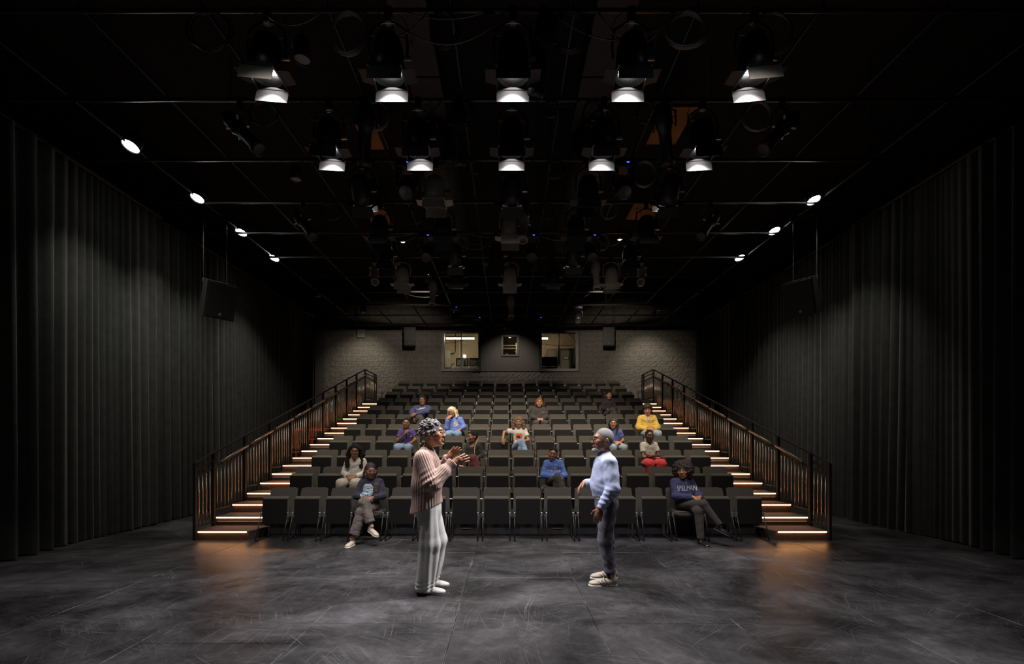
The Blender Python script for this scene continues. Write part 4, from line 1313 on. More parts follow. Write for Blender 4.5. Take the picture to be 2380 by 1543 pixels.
def ball(c, r, Rm=None, n=10, m_=6):
    vs = []
    for k in range(m_ + 1):
        a = PI * k / m_
        for i in range(n):
            b = 2 * PI * i / n
            vs.append(V(r[0] * math.sin(a) * math.cos(b), r[1] * math.sin(a) * math.sin(b), r[2] * math.cos(a)))
    if Rm is not None:
        vs = [Rm @ v for v in vs]
    mb = MB()
    vs = [tuple(v + c) for v in vs]
    fs = [(k * n + i, k * n + (i + 1) % n, (k + 1) * n + (i + 1) % n, (k + 1) * n + i) for k in range(m_) for i in range(n)]
    return mb.add(vs, [tuple(reversed(q)) for q in fs])

M_EYE = mat('eye_white', (0.42, 0.39, 0.36), 0.25, var=0.03)
M_IRIS = mat('iris_dark', (0.02, 0.012, 0.008), 0.15, var=0.1)
M_TEETH = mat('teeth', (0.75, 0.72, 0.66), 0.3, var=0.03)
M_GLASSES = mat('glasses_dark', (0.02, 0.02, 0.022), 0.25)
M_GLASSES_C = mat('glasses_clear', (0.40, 0.34, 0.30), 0.2)
def skin_mat(name, col):
    m = mat('skin_' + name, col, 0.45, var=0.10, scale=14, bump=0.05, bscale=200)
    return m
def lip_mat(name, col):
    return mat('lip_' + name, tuple(min(1, c * k) for c, k in zip(col, (0.75, 0.5, 0.55))), 0.4)

def face_parts(H, body, skin_name, col, hair_m, smile=False, glasses=None, brow_m=None):
    for sx in (-1, 1):
        e = ball(H.p(sx * 0.031, -0.0865, 0.009), V(0.0120, 0.0098, 0.0054) * H.s, H.R).build('eye', M_EYE, body, True)
        ball(H.p(sx * 0.031, -0.0935, 0.009), V(0.0058, 0.0040, 0.0058) * H.s, H.R, 8, 4).build('iris', M_IRIS, e, True)
        pts = [H.p(sx * (0.013 + 0.010 * i), -0.101 + 0.004 * i * i / 2.2, 0.030 + 0.0035 * i - 0.0012 * i * i) for i in range(4)]
        MB().tube(pts, [0.003 * H.s, 0.0042 * H.s, 0.004 * H.s, 0.0018 * H.s], 6).build('eyebrow', brow_m or hair_m, body, True)
    lm = lip_mat(skin_name, col)
    pts = [H.p(-0.027 + 0.009 * i, -0.1035 + 0.0012 * (i - 3) ** 2, -0.0595 + (0.0012 * (i - 3) ** 2 if smile else -0.0002 * (i - 3) ** 2)) for i in range(7)]
    MB().tube(pts, [0.002, 0.0045, 0.006, 0.0065, 0.006, 0.0045, 0.002], 6).build('upper_lip', lm, body, True)
    dz = -0.010 if not smile else -0.015
    pts = [H.p(-0.024 + 0.008 * i, -0.1015 + 0.0014 * (i - 3) ** 2, -0.0605 + dz + (0.0015 if smile else 0.0007) * (i - 3) ** 2) for i in range(7)]
    MB().tube(pts, [0.002, 0.005, 0.0065, 0.007, 0.0065, 0.005, 0.002], 6).build('lower_lip', lm, body, True)
    if smile:
        ball(H.p(0, -0.098, -0.066), V(0.022, 0.008, 0.007) * H.s, H.R, 10, 4).build('teeth', M_TEETH, body, True)
    if glasses:
        gm = M_GLASSES_C if glasses == 'clear' else M_GLASSES
        root = body.parent
        g = link('glasses', None, root)
        for sx in (-1, 1):
            ring = []
            for i in range(17):
                a = 2 * PI * i / 16
                ring.append(H.p(sx * 0.033 + 0.026 * math.cos(a), -0.112, 0.006 + 0.022 * math.sin(a)))
            MB().tube(ring, (0.0017 if glasses == 'clear' else 0.0025) * H.s, 5, False).build('rim', gm, g, True)
            MB().tube([H.p(sx * 0.058, -0.110, 0.012), H.p(sx * 0.08, -0.06, 0.014), H.p(sx * 0.083, 0.015, 0.012)], 0.0028 * H.s, 5).build('temple', gm, g, True)
            MB().add([tuple(H.p(sx * 0.033 + 0.025 * math.cos(2 * PI * i / 12), -0.111, 0.006 + 0.021 * math.sin(2 * PI * i / 12))) for i in range(12)], [tuple(range(12))]).build('lens', M_GLASS, g)
        MB().tube([H.p(-0.008, -0.113, 0.010), H.p(0.008, -0.113, 0.010)], 0.0028 * H.s, 5).build('bridge', gm, g, True)

def hand(f, w_, d, nrm, thumb, curl=20, spread=0.0, s=1.0, fan=0.0):
    """w_ wrist, d pointing direction, nrm palm normal, thumb = +1/-1 side"""
    d, nrm = unit(d), np.asarray(nrm, float)
    nrm = unit(nrm - d * np.dot(nrm, d))
    l_ = np.cross(d, nrm) * thumb
    Rm = np.stack([l_, nrm, d], 1)
    f.cap(w_ - d * 0.02 * s, w_ + d * 0.03 * s, 0.024 * s, 0.026 * s, 0.015)
    f.ell(w_ + d * 0.052 * s, V(0.040, 0.017, 0.050) * s, Rm, 0.012)
    L = [0.070, 0.078, 0.073, 0.058]
    for i in range(4):
        off = 0.029 - 0.0195 * i
        base = w_ + d * (0.088 - 0.004 * abs(i - 1.2)) * s + l_ * off * s
        c = R(curl * (0.8 + 0.15 * i))
        ld = l_ * (off / 0.03) * spread
        d1 = unit(d * math.cos(c) + nrm * math.sin(c) + ld + nrm * fan * (i - 1.5))
        d2 = unit(d * math.cos(2 * c) + nrm * math.sin(2 * c) + ld * 0.8 + nrm * fan * (i - 1.5))
        d3 = unit(d * math.cos(2.7 * c) + nrm * math.sin(2.7 * c) + ld * 0.6 + nrm * fan * (i - 1.5))
        p1 = base + d1 * L[i] * 0.5 * s
        p2 = p1 + d2 * L[i] * 0.32 * s
        p3 = p2 + d3 * L[i] * 0.25 * s
        f.cap(base - d * 0.015 * s, p1, 0.0100 * s, 0.0092 * s, 0.005)
        f.cap(p1, p2, 0.0092 * s, 0.0085 * s, 0.003)
        f.cap(p2, p3, 0.0085 * s, 0.0070 * s, 0.003)
    b = w_ + d * 0.022 * s + l_ * 0.026 * s
    t1 = b + unit(d * 0.65 + l_ * 0.75 + nrm * 0.25) * 0.042 * s
    t2 = t1 + unit(d * 0.9 + l_ * 0.35 + nrm * 0.3) * 0.036 * s
    f.cap(b, t1, 0.014 * s, 0.011 * s, 0.008)
    f.cap(t1, t2, 0.0108 * s, 0.0085 * s, 0.003)

def shoe(name, parent, ankle, d, m, sole_m, pitch=0.0, s=1.0, h=0.008, up=None):
    """shoe with sole; d = horizontal toe direction, pitch > 0 points the toe down"""
    d = unit(d)
    upv = V(0, 0, 1) if up is None else unit(up)
    lat = unit(np.cross(d, upv))
    c, s_ = math.cos(R(pitch)), math.sin(R(pitch))
    d2 = d * c - upv * s_
    u2 = upv * c + d * s_
    Rm = np.stack([lat, d2, u2], 1)
    T = lambda x, y, z: np.asarray(ankle) + (lat * x + d2 * y + u2 * z) * s
    f = SDF()
    f.ell(T(0, -0.015, -0.045), V(0.036, 0.045, 0.045) * s, Rm, 0.02)
    f.ell(T(0, 0.06, -0.055), V(0.040, 0.085, 0.036) * s, Rm, 0.03)
    f.ell(T(0, 0.135, -0.062), V(0.044, 0.065, 0.028) * s, Rm, 0.03)
    f.cap(T(0, -0.02, -0.03), T(0, -0.005, 0.012), 0.038 * s, 0.036 * s, 0.02)
    f.half(-u2, -np.dot(u2, T(0, 0, -0.078)))
    o = field_obj(name, f, h, m, parent, None, 1)
    g = SDF()
    g.ell(T(0, -0.01, -0.082), V(0.042, 0.055, 0.03) * s, Rm, 0.02)
    g.ell(T(0, 0.06, -0.082), V(0.040, 0.09, 0.03) * s, Rm, 0.03)
    g.ell(T(0, 0.13, -0.082), V(0.049, 0.075, 0.03) * s, Rm, 0.03)
    g.half(u2, np.dot(u2, T(0, 0, -0.070)))
    g.half(-u2, -np.dot(u2, T(0, 0, -0.092)))
    field_obj('sole', g, h, sole_m, o)
    return o

# ---- hair
def hair_obj(style, H, m, parent, h, J=None):
    f = SDF()
    disp = None
    def cap(th, up=0.0):
        H.e(f, 0, 0.016, 0.024, 0.077 + th, 0.098 + th, 0.099 + th, 0.01)
        H.e(f, 0, -0.112, -0.022 + up, 0.073 + up * .1, 0.076, 0.094, 0.012, True)
        H.e(f, 0, -0.05, -0.13, 0.11, 0.075, 0.075, 0.015, True)
        for sx in (-1, 1):
            H.e(f, sx * 0.09, 0.005, -0.03, 0.03, 0.026, 0.038, 0.01, True)
    def strand(pts, r0, r1, k=0.01):
        n = len(pts) - 1
        for i in range(n):
            H.c_(f, pts[i], pts[i + 1], r0 + (r1 - r0) * i / n, r0 + (r1 - r0) * (i + 1) / n, k)
    name = 'hair'
    if style in ('slick', 'pony', 'cornrow'):
        cap(0.003, 0.016)
        if style == 'pony':
            H.e(f, 0.02, 0.11, 0.03, 0.03, 0.03, 0.03, 0.015)
            strand([(0.03, 0.11, 0.02), (0.06, 0.10, -0.06), (0.075, 0.05, -0.14)], 0.022, 0.012)
        disp = lambda P: 0.0015 * vnoise(P, 120)
    elif style == 'buzz':
        cap(0.0015, 0.012)
        disp = None
    elif style == 'afro':
        H.e(f, 0, 0.035, 0.045, 0.150, 0.135, 0.125, 0.02)
        for sx in (-1, 1):
            H.e(f, sx * 0.085, 0.02, -0.01, 0.075, 0.085, 0.085, 0.03)
        H.e(f, 0, -0.125, -0.05, 0.070, 0.105, 0.098, 0.012, True)
        H.e(f, 0, -0.03, -0.15, 0.09, 0.11, 0.07, 0.015, True)
        disp = lambda P: 0.010 * vnoise(P, 75) + 0.006 * vnoise(P, 190, 2)
    elif style == 'curlytop':
        H.e(f, 0, 0.005, 0.075, 0.105, 0.115, 0.078, 0.02)
        for sx in (-1, 1):
            H.e(f, sx * 0.07, 0.02, 0.03, 0.035, 0.075, 0.06, 0.02)
        H.e(f, 0, 0.085, -0.01, 0.06, 0.03, 0.07, 0.02)
        H.e(f, 0, -0.13, -0.045, 0.075, 0.085, 0.092, 0.012, True)
        disp = lambda P: 0.009 * vnoise(P, 85) + 0.005 * vnoise(P, 200, 1)
    elif style == 'curlylong':
        cap(0.014)
        for sx in (-1, 1):
            for q in range(4):
                y = -0.01 + 0.035 * q
                strand([(sx * 0.075, y, 0.05), (sx * (0.105 + 0.008 * q), y + .01, -0.06), (sx * (0.125 - .01 * q), y - 0.03, -0.17), (sx * (0.115 - .015 * q), y - 0.06, -0.26 + .02 * q)], 0.034, 0.028, 0.02)
        strand([(0, 0.09, 0.03), (0, 0.12, -0.1), (0, 0.11, -0.22)], 0.06, 0.06, 0.03)
        disp = lambda P: 0.009 * vnoise(P, 90) + 0.006 * vnoise(P, 210, 1)
    elif style in ('long', 'longblond'):
        cap(0.012)
        for sx in (-1, 1):
            for q in range(3):
                y = -0.02 + 0.045 * q
                strand([(sx * 0.06, y, 0.07), (sx * 0.088, y + .005, -0.02), (sx * 0.092, y + .0, -0.12), (sx * 0.085, y - 0.02, -0.22 if style == 'long' else -0.15)], 0.028, 0.02, 0.02)
        strand([(0, 0.095, 0.03), (0, 0.11, -0.1), (0, 0.10, -0.22 if style == 'long' else -0.14)], 0.055, 0.05, 0.03)
        disp = lambda P: 0.002 * np.sin(P[:, 0] * 300 + 3 * P[:, 1])
    elif style == 'bob':
        cap(0.016)
        for sx in (-1, 1):
            for q in range(3):
                y = -0.02 + 0.04 * q
                strand([(sx * 0.06, y, 0.075), (sx * 0.098, y + .005, 0.0), (sx * 0.112, y + .0, -0.07), (sx * 0.108, y - 0.01, -0.115)], 0.032, 0.034, 0.02)
        strand([(0, 0.09, 0.04), (0, 0.11, -0.1)], 0.06, 0.06, 0.03)
        disp = lambda P: 0.006 * vnoise(P, 70) + 0.004 * vnoise(P, 170, 1)
    elif style == 'shortlocs':
        cap(0.012)
        rs = random.Random(4)
        for q in range(26):
            a = -2.6 + 5.2 * q / 25
            x, y = 0.085 * math.sin(a), 0.02 - 0.085 * math.cos(a) * (-1)
            y = 0.02 + 0.09 * math.cos(a)
            if y < -0.03 and abs(x) < 0.06:
                continue
            z1 = -0.06 - 0.03 * rs.random()
            strand([(x * 0.8, y * 0.8, 0.07), (x * 1.08, y * 1.05, 0.02), (x * 1.15, y * 1.1, z1)], 0.014, 0.011, 0.006)
        disp = lambda P: 0.003 * vnoise(P, 160)
    elif style == 'twists':
        cap(0.010)
        rs = random.Random(11)
        for q in range(150):
            u, a = rs.uniform(-0.35, 1.0), rs.uniform(-PI, PI)
            st = math.sqrt(max(0, 1 - u * u))
            x, y, z = 0.086 * st * math.sin(a), 0.016 + 0.107 * st * math.cos(a), 0.026 + 0.106 * u
            if y < -0.045 and z < 0.075:
                continue
            if abs(x) > 0.06 and z < -0.01 and y < 0.045:
                continue
            o = V(x, y - 0.016, z - 0.026)
            o = o / np.linalg.norm(o)
            tx = V(rs.uniform(-1, 1), rs.uniform(-0.2, 1), rs.uniform(-0.7, 0.3)) * 0.016
            a_ = V(x, y, z)
            b_ = a_ + o * 0.010 + tx
            f.cap(H.p(*a_), H.p(*b_), 0.0125 * H.s, 0.0095 * H.s, 0.003)
        disp = lambda P: 0.0015 * vnoise(P, 300)
    elif style == 'sidebraids':
        cap(0.008)
        rs = random.Random(3)
        for q in range(16):
            x = 0.075 + 0.03 * rs.random()
            y = 0.02 + 0.06 * (q / 15)
            dx_ = 0.07 * rs.random() - 0.02
            strand([(0.06, y, 0.06), (x, y - .01, -0.05), (0.075 + dx_ * .5, y - 0.07, -0.13), (0.045 + dx_, -0.135, -0.20), (0.03 + dx_, -0.172, -0.30), (0.02 + dx_ * 1.1, -0.178, -0.38 - 0.05 * rs.random())], 0.0105, 0.0085, 0.002)
        for q in range(6):
            y = 0.02 + 0.05 * q / 5
            strand([(-0.06, y, 0.06), (-0.092, y, -0.04), (-0.10, y + 0.01, -0.12 - .03 * rs.random())], 0.013, 0.009, 0.004)
        disp = lambda P: 0.0025 * vnoise(P, 150)
    elif style == 'beard':
        name = 'beard'
        H.e(f, 0, -0.07, -0.105, 0.042, 0.042, 0.030, 0.01)
        H.e(f, 0, -0.050, -0.10, 0.052, 0.04, 0.026, 0.01)
        H.e(f, 0, -0.12, -0.062, 0.031, 0.028, 0.019, 0.006, True)
        disp = lambda P: 0.0025 * vnoise(P, 220)
    return field_obj(name, f, h, m, parent, disp)

def braid(H, parent, m, pts):
    rs = []
    P = [H.p(*p) for p in pts]
    out, rad = [], []
    for i in range(len(P) - 1):
        for k in range(6):
            t = k / 6
            out.append(P[i] * (1 - t) + P[i + 1] * t)
            rad.append((0.019 - 0.003 * (i + t)) * (1 + 0.22 * math.sin(2 * PI * k / 3)))
    MB().tube(out, rad, 8).build('braid', m, parent, True)

def emblem_text(txt, garment, parent, center, size, m, nrm=(0, -1, 0), upv=(0, 0, 1), roll=0.0, bold=0.0, squash=1.0, name='lettering', off=0.004):
    """flat print: letters projected on to the garment surface"""
    cu = bpy.data.curves.new('t', 'FONT')
    cu.body = txt
    cu.align_x = 'CENTER'
    cu.align_y = 'CENTER'
    cu.size = size
    cu.resolution_u = 3
    cu.offset = bold * size
    to = bpy.data.objects.new('t', cu)
    COL.objects.link(to)
    dg = bpy.context.evaluated_depsgraph_get()
    me = bpy.data.meshes.new_from_object(to.evaluated_get(dg))
    bpy.data.objects.remove(to)
    bpy.data.curves.remove(cu)
    pts = [v.co.copy() for v in me.vertices]
    faces = [tuple(p.vertices) for p in me.polygons]
    bpy.data.meshes.remove(me)
    return project(pts, faces, garment, parent, center, m, nrm, upv, roll, squash, name, off)

def project(pts, faces, garment, parent, center, m, nrm=(0, -1, 0), upv=(0, 0, 1), roll=0.0, squash=1.0, name='lettering', off=0.004):
    gm = garment.data
    co = np.empty(len(gm.vertices) * 3, np.float32)
    gm.vertices.foreach_get('co', co)
    lo = np.empty(len(gm.loops), np.int32)
    gm.loops.foreach_get('vertex_index', lo)
    bvh = BVHTree.FromPolygons([tuple(c) for c in co.reshape(-1, 3).tolist()], [tuple(q) for q in lo.reshape(-1, 4).tolist()])
    n = Vector(nrm).normalized()
    u = Vector(upv)
    x = u.cross(n).normalized()
    u = n.cross(x)
    cr, sr = math.cos(R(roll)), math.sin(R(roll))
    vs = []
    c = Vector(center)
    last = None
    for p in pts:
        px, py = (p.x * cr - p.y * sr), (p.x * sr + p.y * cr) * squash
        q = c + x * px + u * py
        hit = bvh.ray_cast(q + n * 0.5, -n, 1.2)
        if hit[0] is not None:
            last = (hit[0] - q).dot(n)
        vs.append(tuple(q + n * ((last if last is not None else 0) + off)))
    return MB().add(vs, faces).build(name, m, parent)

def block_letter(garment, parent, center, w_, h_, m, m_out):
    """block S with an outline, as flat print"""
    def inside(u, v, g):
        # u, v in 0..1; bar thickness 0.27, chamfered outer corners; g grows the shape
        t = 0.25 + g
        if u < -g or u > 1 + g or v < -g or v > 1 + g:
            return False
        c = 0.24 - g
        for cu, cv in ((u, v), (1 - u, v), (u, 1 - v), (1 - u, 1 - v)):
            if cu + cv < c:
                return False
        top, mid, bot = v > 1 - t + 0.03, abs(v - 0.5) < t / 2 - 0.02, v < t - 0.03
        left, right = u < t + 0.06, u > 1 - t - 0.06
        return top or mid or bot or (left and v > 0.5) or (right and v < 0.5) or (right and v > 0.72 - g) or (left and v < 0.28 + g)
    for nm, mm, g, off in (('emblem_outline', m_out, 0.06, 0.004), ('letter_emblem', m, 0.0, 0.007)):
        n = 28
        lo_, hi_ = -0.1, 1.1
        st = (hi_ - lo_) / n
        idx, pts, faces = {}, [], []
        def vid(i, k):
            if (i, k) not in idx:
                idx[(i, k)] = len(pts)
                pts.append(Vector((((lo_ + i * st) - 0.5) * w_, ((lo_ + k * st) - 0.5) * h_, 0)))
            return idx[(i, k)]
        for i in range(n):
            for k in range(n):
                if inside(lo_ + (i + 0.5) * st, lo_ + (k + 0.5) * st, g):
                    faces.append((vid(i, k), vid(i + 1, k), vid(i + 1, k + 1), vid(i, k + 1)))
        project(pts, faces, garment, parent, center, mm, name=nm, off=off)
# ---- whole figures. Local frame: facing -Y, z up; 'a' = -X side, 'b' = +X side
SKIN = {'deep': (0.14, 0.06, 0.034), 'dark': (0.21, 0.092, 0.052), 'mid': (0.31, 0.142, 0.08), 'warm': (0.40, 0.195, 0.11)}
HAIRM = {'black': mat('hair_black', (0.008, 0.0065, 0.006), 0.6, var=0.4, scale=120, bump=0.9, bscale=150, spec=0.25),
         'brown': mat('hair_brown', (0.028, 0.017, 0.011), 0.6, var=0.5, scale=90, bump=0.4, bscale=240),
         'auburn': mat('hair_auburn', (0.16, 0.055, 0.022), 0.5, var=0.4, scale=90, bump=0.4, bscale=240),
         'light': mat('hair_light_brown', (0.14, 0.075, 0.04), 0.5, var=0.5, scale=60, bump=0.4, bscale=240),
         'blond': mat('hair_blond', (0.52, 0.42, 0.28), 0.5, var=0.3, scale=90, bump=0.3, bscale=240),
         'ashblond': mat('hair_ash_blond', (0.36, 0.27, 0.16), 0.5, var=0.3, scale=90, bump=0.3, bscale=240),
         'twist': mat('hair_dark_twists', (0.13, 0.11, 0.112), 0.6, var=0.4, scale=120, bump=0.3, bscale=240),
         'grey': mat('hair_grey', (0.12, 0.105, 0.10), 0.7, var=0.4, scale=260, bump=0.4, bscale=400),
         'greybeard': mat('beard_grey', (0.26, 0.24, 0.23), 0.7, var=0.5, scale=200, bump=0.4, bscale=400)}
def cloth(name, col, bump=0.10, bscale=260, var=0.07, scale=60, rough=0.85):
    return mat('cloth_' + name, col, rough, var=var, scale=scale, bump=bump, bscale=bscale, sheen=0.1)

def lerp(a, b, t):
    return np.asarray(a) * (1 - t) + np.asarray(b) * t

def build_body(f, J, b, limbs=True):
    fr = J['front']
    fl_ = (fr, 0.70)
    f.cap(J['pelvis'], J['waist'], 0.140 * b, 0.112 * b, 0.04, fl_)
    f.cap(J['waist'], J['chest'], 0.112 * b, 0.135 * b, 0.04, fl_)
    f.cap(lerp(J['sh']['a'], J['sh']['b'], 0.08), lerp(J['sh']['a'], J['sh']['b'], 0.92), 0.052 * b, None, 0.05)
    f.cap(J['neck'], lerp(J['neck'], J['head'].p(0, 0.02, -0.06), 1.0), 0.052, 0.047, 0.03)
    f.cap(lerp(J['chest'], J['neck'], 0.5), J['neck'], 0.085 * b, 0.056, 0.04, fl_)
    for s in 'ab':
        f.cap(J['sh'][s], J['el'][s], 0.047 * b, 0.038 * b, 0.03)
        f.cap(J['el'][s], J['wr'][s], 0.038 * b, 0.0255, 0.015)
        f.cap(J['hip'][s], J['kn'][s], 0.078 * b, 0.052, 0.03)
        f.cap(J['kn'][s], lerp(J['kn'][s], J['an'][s], 0.4), 0.050, 0.049, 0.02)
        f.cap(lerp(J['kn'][s], J['an'][s], 0.4), J['an'][s], 0.049, 0.033, 0.02)

def top_field(J, b, e, sleeve='long', hem=0.0, neck='crew', blouse=0.0, cuff=0.004):
    f = SDF()
    fr = J['front']
    fl_ = (fr, 0.74)
    up = unit(J['chest'] - J['pelvis'])
    low = J['pelvis'] + up * hem
    f.cap(low, J['waist'], 0.140 * b + e + blouse, 0.118 * b + e + blouse, 0.04, fl_, 'a')
    f.cap(J['waist'], J['chest'], 0.118 * b + e + blouse, 0.137 * b + e, 0.04, fl_)
    f.cap(lerp(J['sh']['a'], J['sh']['b'], 0.06), lerp(J['sh']['a'], J['sh']['b'], 0.94), 0.050 * b + e, None, 0.06)
    f.cap(lerp(J['chest'], J['neck'], 0.4), lerp(J['chest'], J['neck'], 0.93), 0.10 * b + e * .6, 0.066 + e * .4, 0.05, fl_)
    for s in 'ab':
        if sleeve == 'long':
            f.cap(J['sh'][s], J['el'][s], 0.050 * b + e, 0.044 * b + e, 0.04)
            f.cap(J['el'][s], lerp(J['el'][s], J['wr'][s], 0.93), 0.043 * b + e, 0.030 + e * 0.8 + cuff, 0.03, None, 'b')
        else:
            f.cap(J['sh'][s], lerp(J['sh'][s], J['el'][s], 0.62), 0.053 * b + e, 0.054 * b + e, 0.04, None, 'b')
    # neck opening
    nk = J['neck']
    nd = unit(J['head'].p(0, 0.02, -0.06) - nk)
    if neck == 'crew':
        f.cap(nk - nd * 0.02, nk + nd * 0.022, 0.071, 0.064, 0.02, None, 'b')
        f.cap(nk - nd * 0.01, nk + nd * 0.10, 0.054, 0.054, 0.006, None, None, True)
    elif neck == 'high':
        f.cap(nk - nd * 0.02, nk + nd * 0.062, 0.072, 0.060, 0.02, None, 'b')
    elif neck == 'vee':
        f.cap(nk - nd * 0.01, nk + nd * 0.10, 0.062, 0.062, 0.006, None, None, True)
        f.cap(nk + fr * 0.075 - nd * 0.02, nk + fr * 0.14 - nd * 0.10, 0.032, 0.012, 0.008, None, None, True)
    elif neck == 'scoop':
        f.cap(nk - nd * 0.01, nk + nd * 0.10, 0.064, 0.064, 0.006, None, None, True)
        f.ell(nk + fr * 0.09 - nd * 0.035, V(0.06, 0.05, 0.05), None, 0.008, True)
    elif neck == 'hood':
        f.cap(nk - nd * 0.02, nk + nd * 0.03, 0.078, 0.072, 0.02, None, 'b')
        f.ell(nk - fr * 0.08 + nd * 0.012, V(0.11, 0.06, 0.045), None, 0.03)
        f.cap(nk - nd * 0.01, nk + nd * 0.10, 0.055, 0.060, 0.006, None, None, True)
        f.cap(nk + fr * 0.075 - nd * 0.01, nk + fr * 0.14 - nd * 0.12, 0.034, 0.012, 0.008, None, None, True)
    return f

def bottom_field(J, b, e, legs=1.0, flare=0.0, sit=True):
    f = SDF()
    fr = J['front']
    f.cap(J['pelvis'] - V(0, 0, 0.02), lerp(J['pelvis'], J['waist'], 0.35), 0.142 * b + e, 0.128 * b + e, 0.03, (fr, 0.76), 'b')
    for s in 'ab':
        f.cap(J['hip'][s], J['kn'][s], 0.082 * b + e, 0.058 + e + flare * .5, 0.035)
        end = lerp(J['kn'][s], J['an'][s], legs)
        f.cap(J['kn'][s], end, 0.057 + e + flare * .5, 0.040 + e + flare, 0.03, None, 'b')
    return f

def fold_disp(J, amp=0.005, seed=0.0, f1=26, f2=60):
    return lambda P: amp * vnoise(P * V(1.0, 1.0, 1.6), f1, seed) + amp * 0.45 * vnoise(P * V(1, 1, 1.8), f2, seed + 3)

def seated_joints(sp):
    """defaults for a seated figure, seat top at z = 0.455"""
    lean = sp.get('lean', 0.0)      # + leans back (towards +y)
    side = sp.get('side', 0.0)      # + leans to +x
    tw = sp.get('twist', 0.0)
    J = {}
    J['pelvis'] = V(0, 0.02, 0.555)
    J['waist'] = V(side * 0.3, 0.03 + lean * 0.3, 0.69)
    J['chest'] = V(side * 0.75, 0.035 + lean * 0.75, 0.84)
    J['neck'] = V(side, 0.03 + lean, 0.965)
    c, s_ = math.cos(R(tw)), math.sin(R(tw))
    J['front'] = V(s_, -c, 0)
    lat = V(c, s_, 0)
    w_ = sp.get('shw', 0.165) * 0.84
    drop = sp.get('shroll', 0.0)
    base = V(side * 0.9, 0.04 + lean * 0.9, 0.915)
    J['sh'] = {'a': base - lat * w_ + V(0, 0, drop), 'b': base + lat * w_ - V(0, 0, drop)}
    hd = sp.get('head', (0, 0, 0))
    Rh = rot(*hd)
    off = sp.get('headoff', (0, -0.015, 0))
    J['head'] = Head(J['neck'] + V(0, -0.012, 0.150) + V(*off), Rh, sp.get('hs', 1.10))
    el = sp.get('el', {})
    wr = sp.get('wr', {})
    J['el'] = {'a': V(*el.get('a', (-0.255, 0.0, 0.70))), 'b': V(*el.get('b', (0.255, 0.0, 0.70)))}
    for q in 'ab':
        if abs(J['el'][q][0]) < 0.33:
            J['el'][q][0] *= 0.80
    J['wr'] = {'a': V(*wr.get('a', (-0.085, -0.20, 0.655))), 'b': V(*wr.get('b', (0.085, -0.20, 0.655)))}
    hv = sp.get('hd', {})
    J['hd'] = {'a': V(*hv.get('a', (0.8, -0.5, -0.15))), 'b': V(*hv.get('b', (-0.8, -0.5, -0.15)))}
    hn = sp.get('hn', {})
    J['hn'] = {'a': V(*hn.get('a', (0.3, 0.3, -1))), 'b': V(*hn.get('b', (-0.3, 0.3, -1)))}
    L = sp.get('legs', 'apart')
    if L == 'apart':
        J['hip'] = {'a': V(-0.085, 0, 0.54), 'b': V(0.085, 0, 0.54)}
        J['kn'] = {'a': V(-0.125, -0.40, 0.535), 'b': V(0.125, -0.40, 0.535)}
        J['an'] = {'a': V(-0.11, -0.34, 0.10), 'b': V(0.11, -0.34, 0.10)}
    elif L == 'cross':      # a-side leg over b-side leg, upper foot to +x
        J['hip'] = {'a': V(-0.085, 0, 0.545), 'b': V(0.085, 0, 0.54)}
        J['kn'] = {'a': V(0.03, -0.41, 0.645), 'b': V(0.035, -0.40, 0.51)}
        J['an'] = {'a': V(0.17, -0.50, 0.30), 'b': V(-0.02, -0.40, 0.09)}
    for k, v in sp.get('J', {}).items():
        for s, p in v.items():
            J[k][s] = V(*p)
    return J

def person(sp):
    s = sp.get('s', 1.0)
    root = thing('person', sp['label'], 'person', sp['loc'], R(sp.get('yaw', 0)), sp.get('group'))
    root.scale = (s, s, s)
    J = sp['joints'] if 'joints' in sp else seated_joints(sp)
    h = sp.get('h', 0.009)
    b = sp.get('b', 1.0) * (1.0 if 'joints' in sp else 0.88)
    col = SKIN[sp['skin']]
    sk = skin_mat(sp['skin'], col)
    f = SDF()
    build_body(f, J, b)
    head_shape(f, J['head'], sp.get('male', False))
    for q, th in (('a', sp.get('th_a', 1)), ('b', sp.get('th_b', -1))):
        hp = sp.get('hand_' + q, {})
        hand(f, J['wr'][q], J['hd'][q], J['hn'][q], th, **hp)
    if sp.get('barefoot'):
        pass
    body = field_obj('body', f, h, sk, root)
    hm = HAIRM[sp['hair'][1]]
    face_parts(J['head'], body, sp['skin'], col, hm, sp.get('smile', False), sp.get('glasses'), HAIRM['black'])
    ho = hair_obj(sp['hair'][0], J['head'], hm, root, sp.get('hh', h * 0.8))
    if sp.get('braid'):
        braid(J['head'], root, HAIRM[sp.get('braidm', 'ashblond')], sp['braid'])
    if sp.get('beard'):
        hair_obj('beard', J['head'], HAIRM[sp['beard']], root, h * 0.7)
    tp = sp['top']
    top = None
    if tp:
        ft = top_field(J, b, tp.get('e', 0.014), tp.get('sleeve', 'long'), tp.get('hem', 0.0), tp.get('neck', 'crew'), tp.get('blouse', 0.0), tp.get('cuff', 0.004))
        top = field_obj(tp.get('name', 'sweatshirt'), ft, h, tp['m'], root, fold_disp(J, tp.get('fold', 0.0045), sp.get('seed', 0)), 1)
    bt = sp['bottom']
    if bt:
        fb = bottom_field(J, b, bt.get('e', 0.012), bt.get('legs', 0.93), bt.get('flare', 0.0))
        field_obj(bt.get('name', 'trousers'), fb, h, bt['m'], root, fold_disp(J, bt.get('fold', 0.004), sp.get('seed', 0) + 5), 1)
    sh = sp.get('shoes')
    if sh:
        for q in 'ab':
            d = sh.get('d' + q, (0, -1, 0))
            shoe('shoe', root, J['an'][q], d, sh['m'], sh['sole'], sh.get('p' + q, 0.0), sh.get('s', 1.0), sh.get('h', h), sh.get('up' + q))
    return root, J, top, body

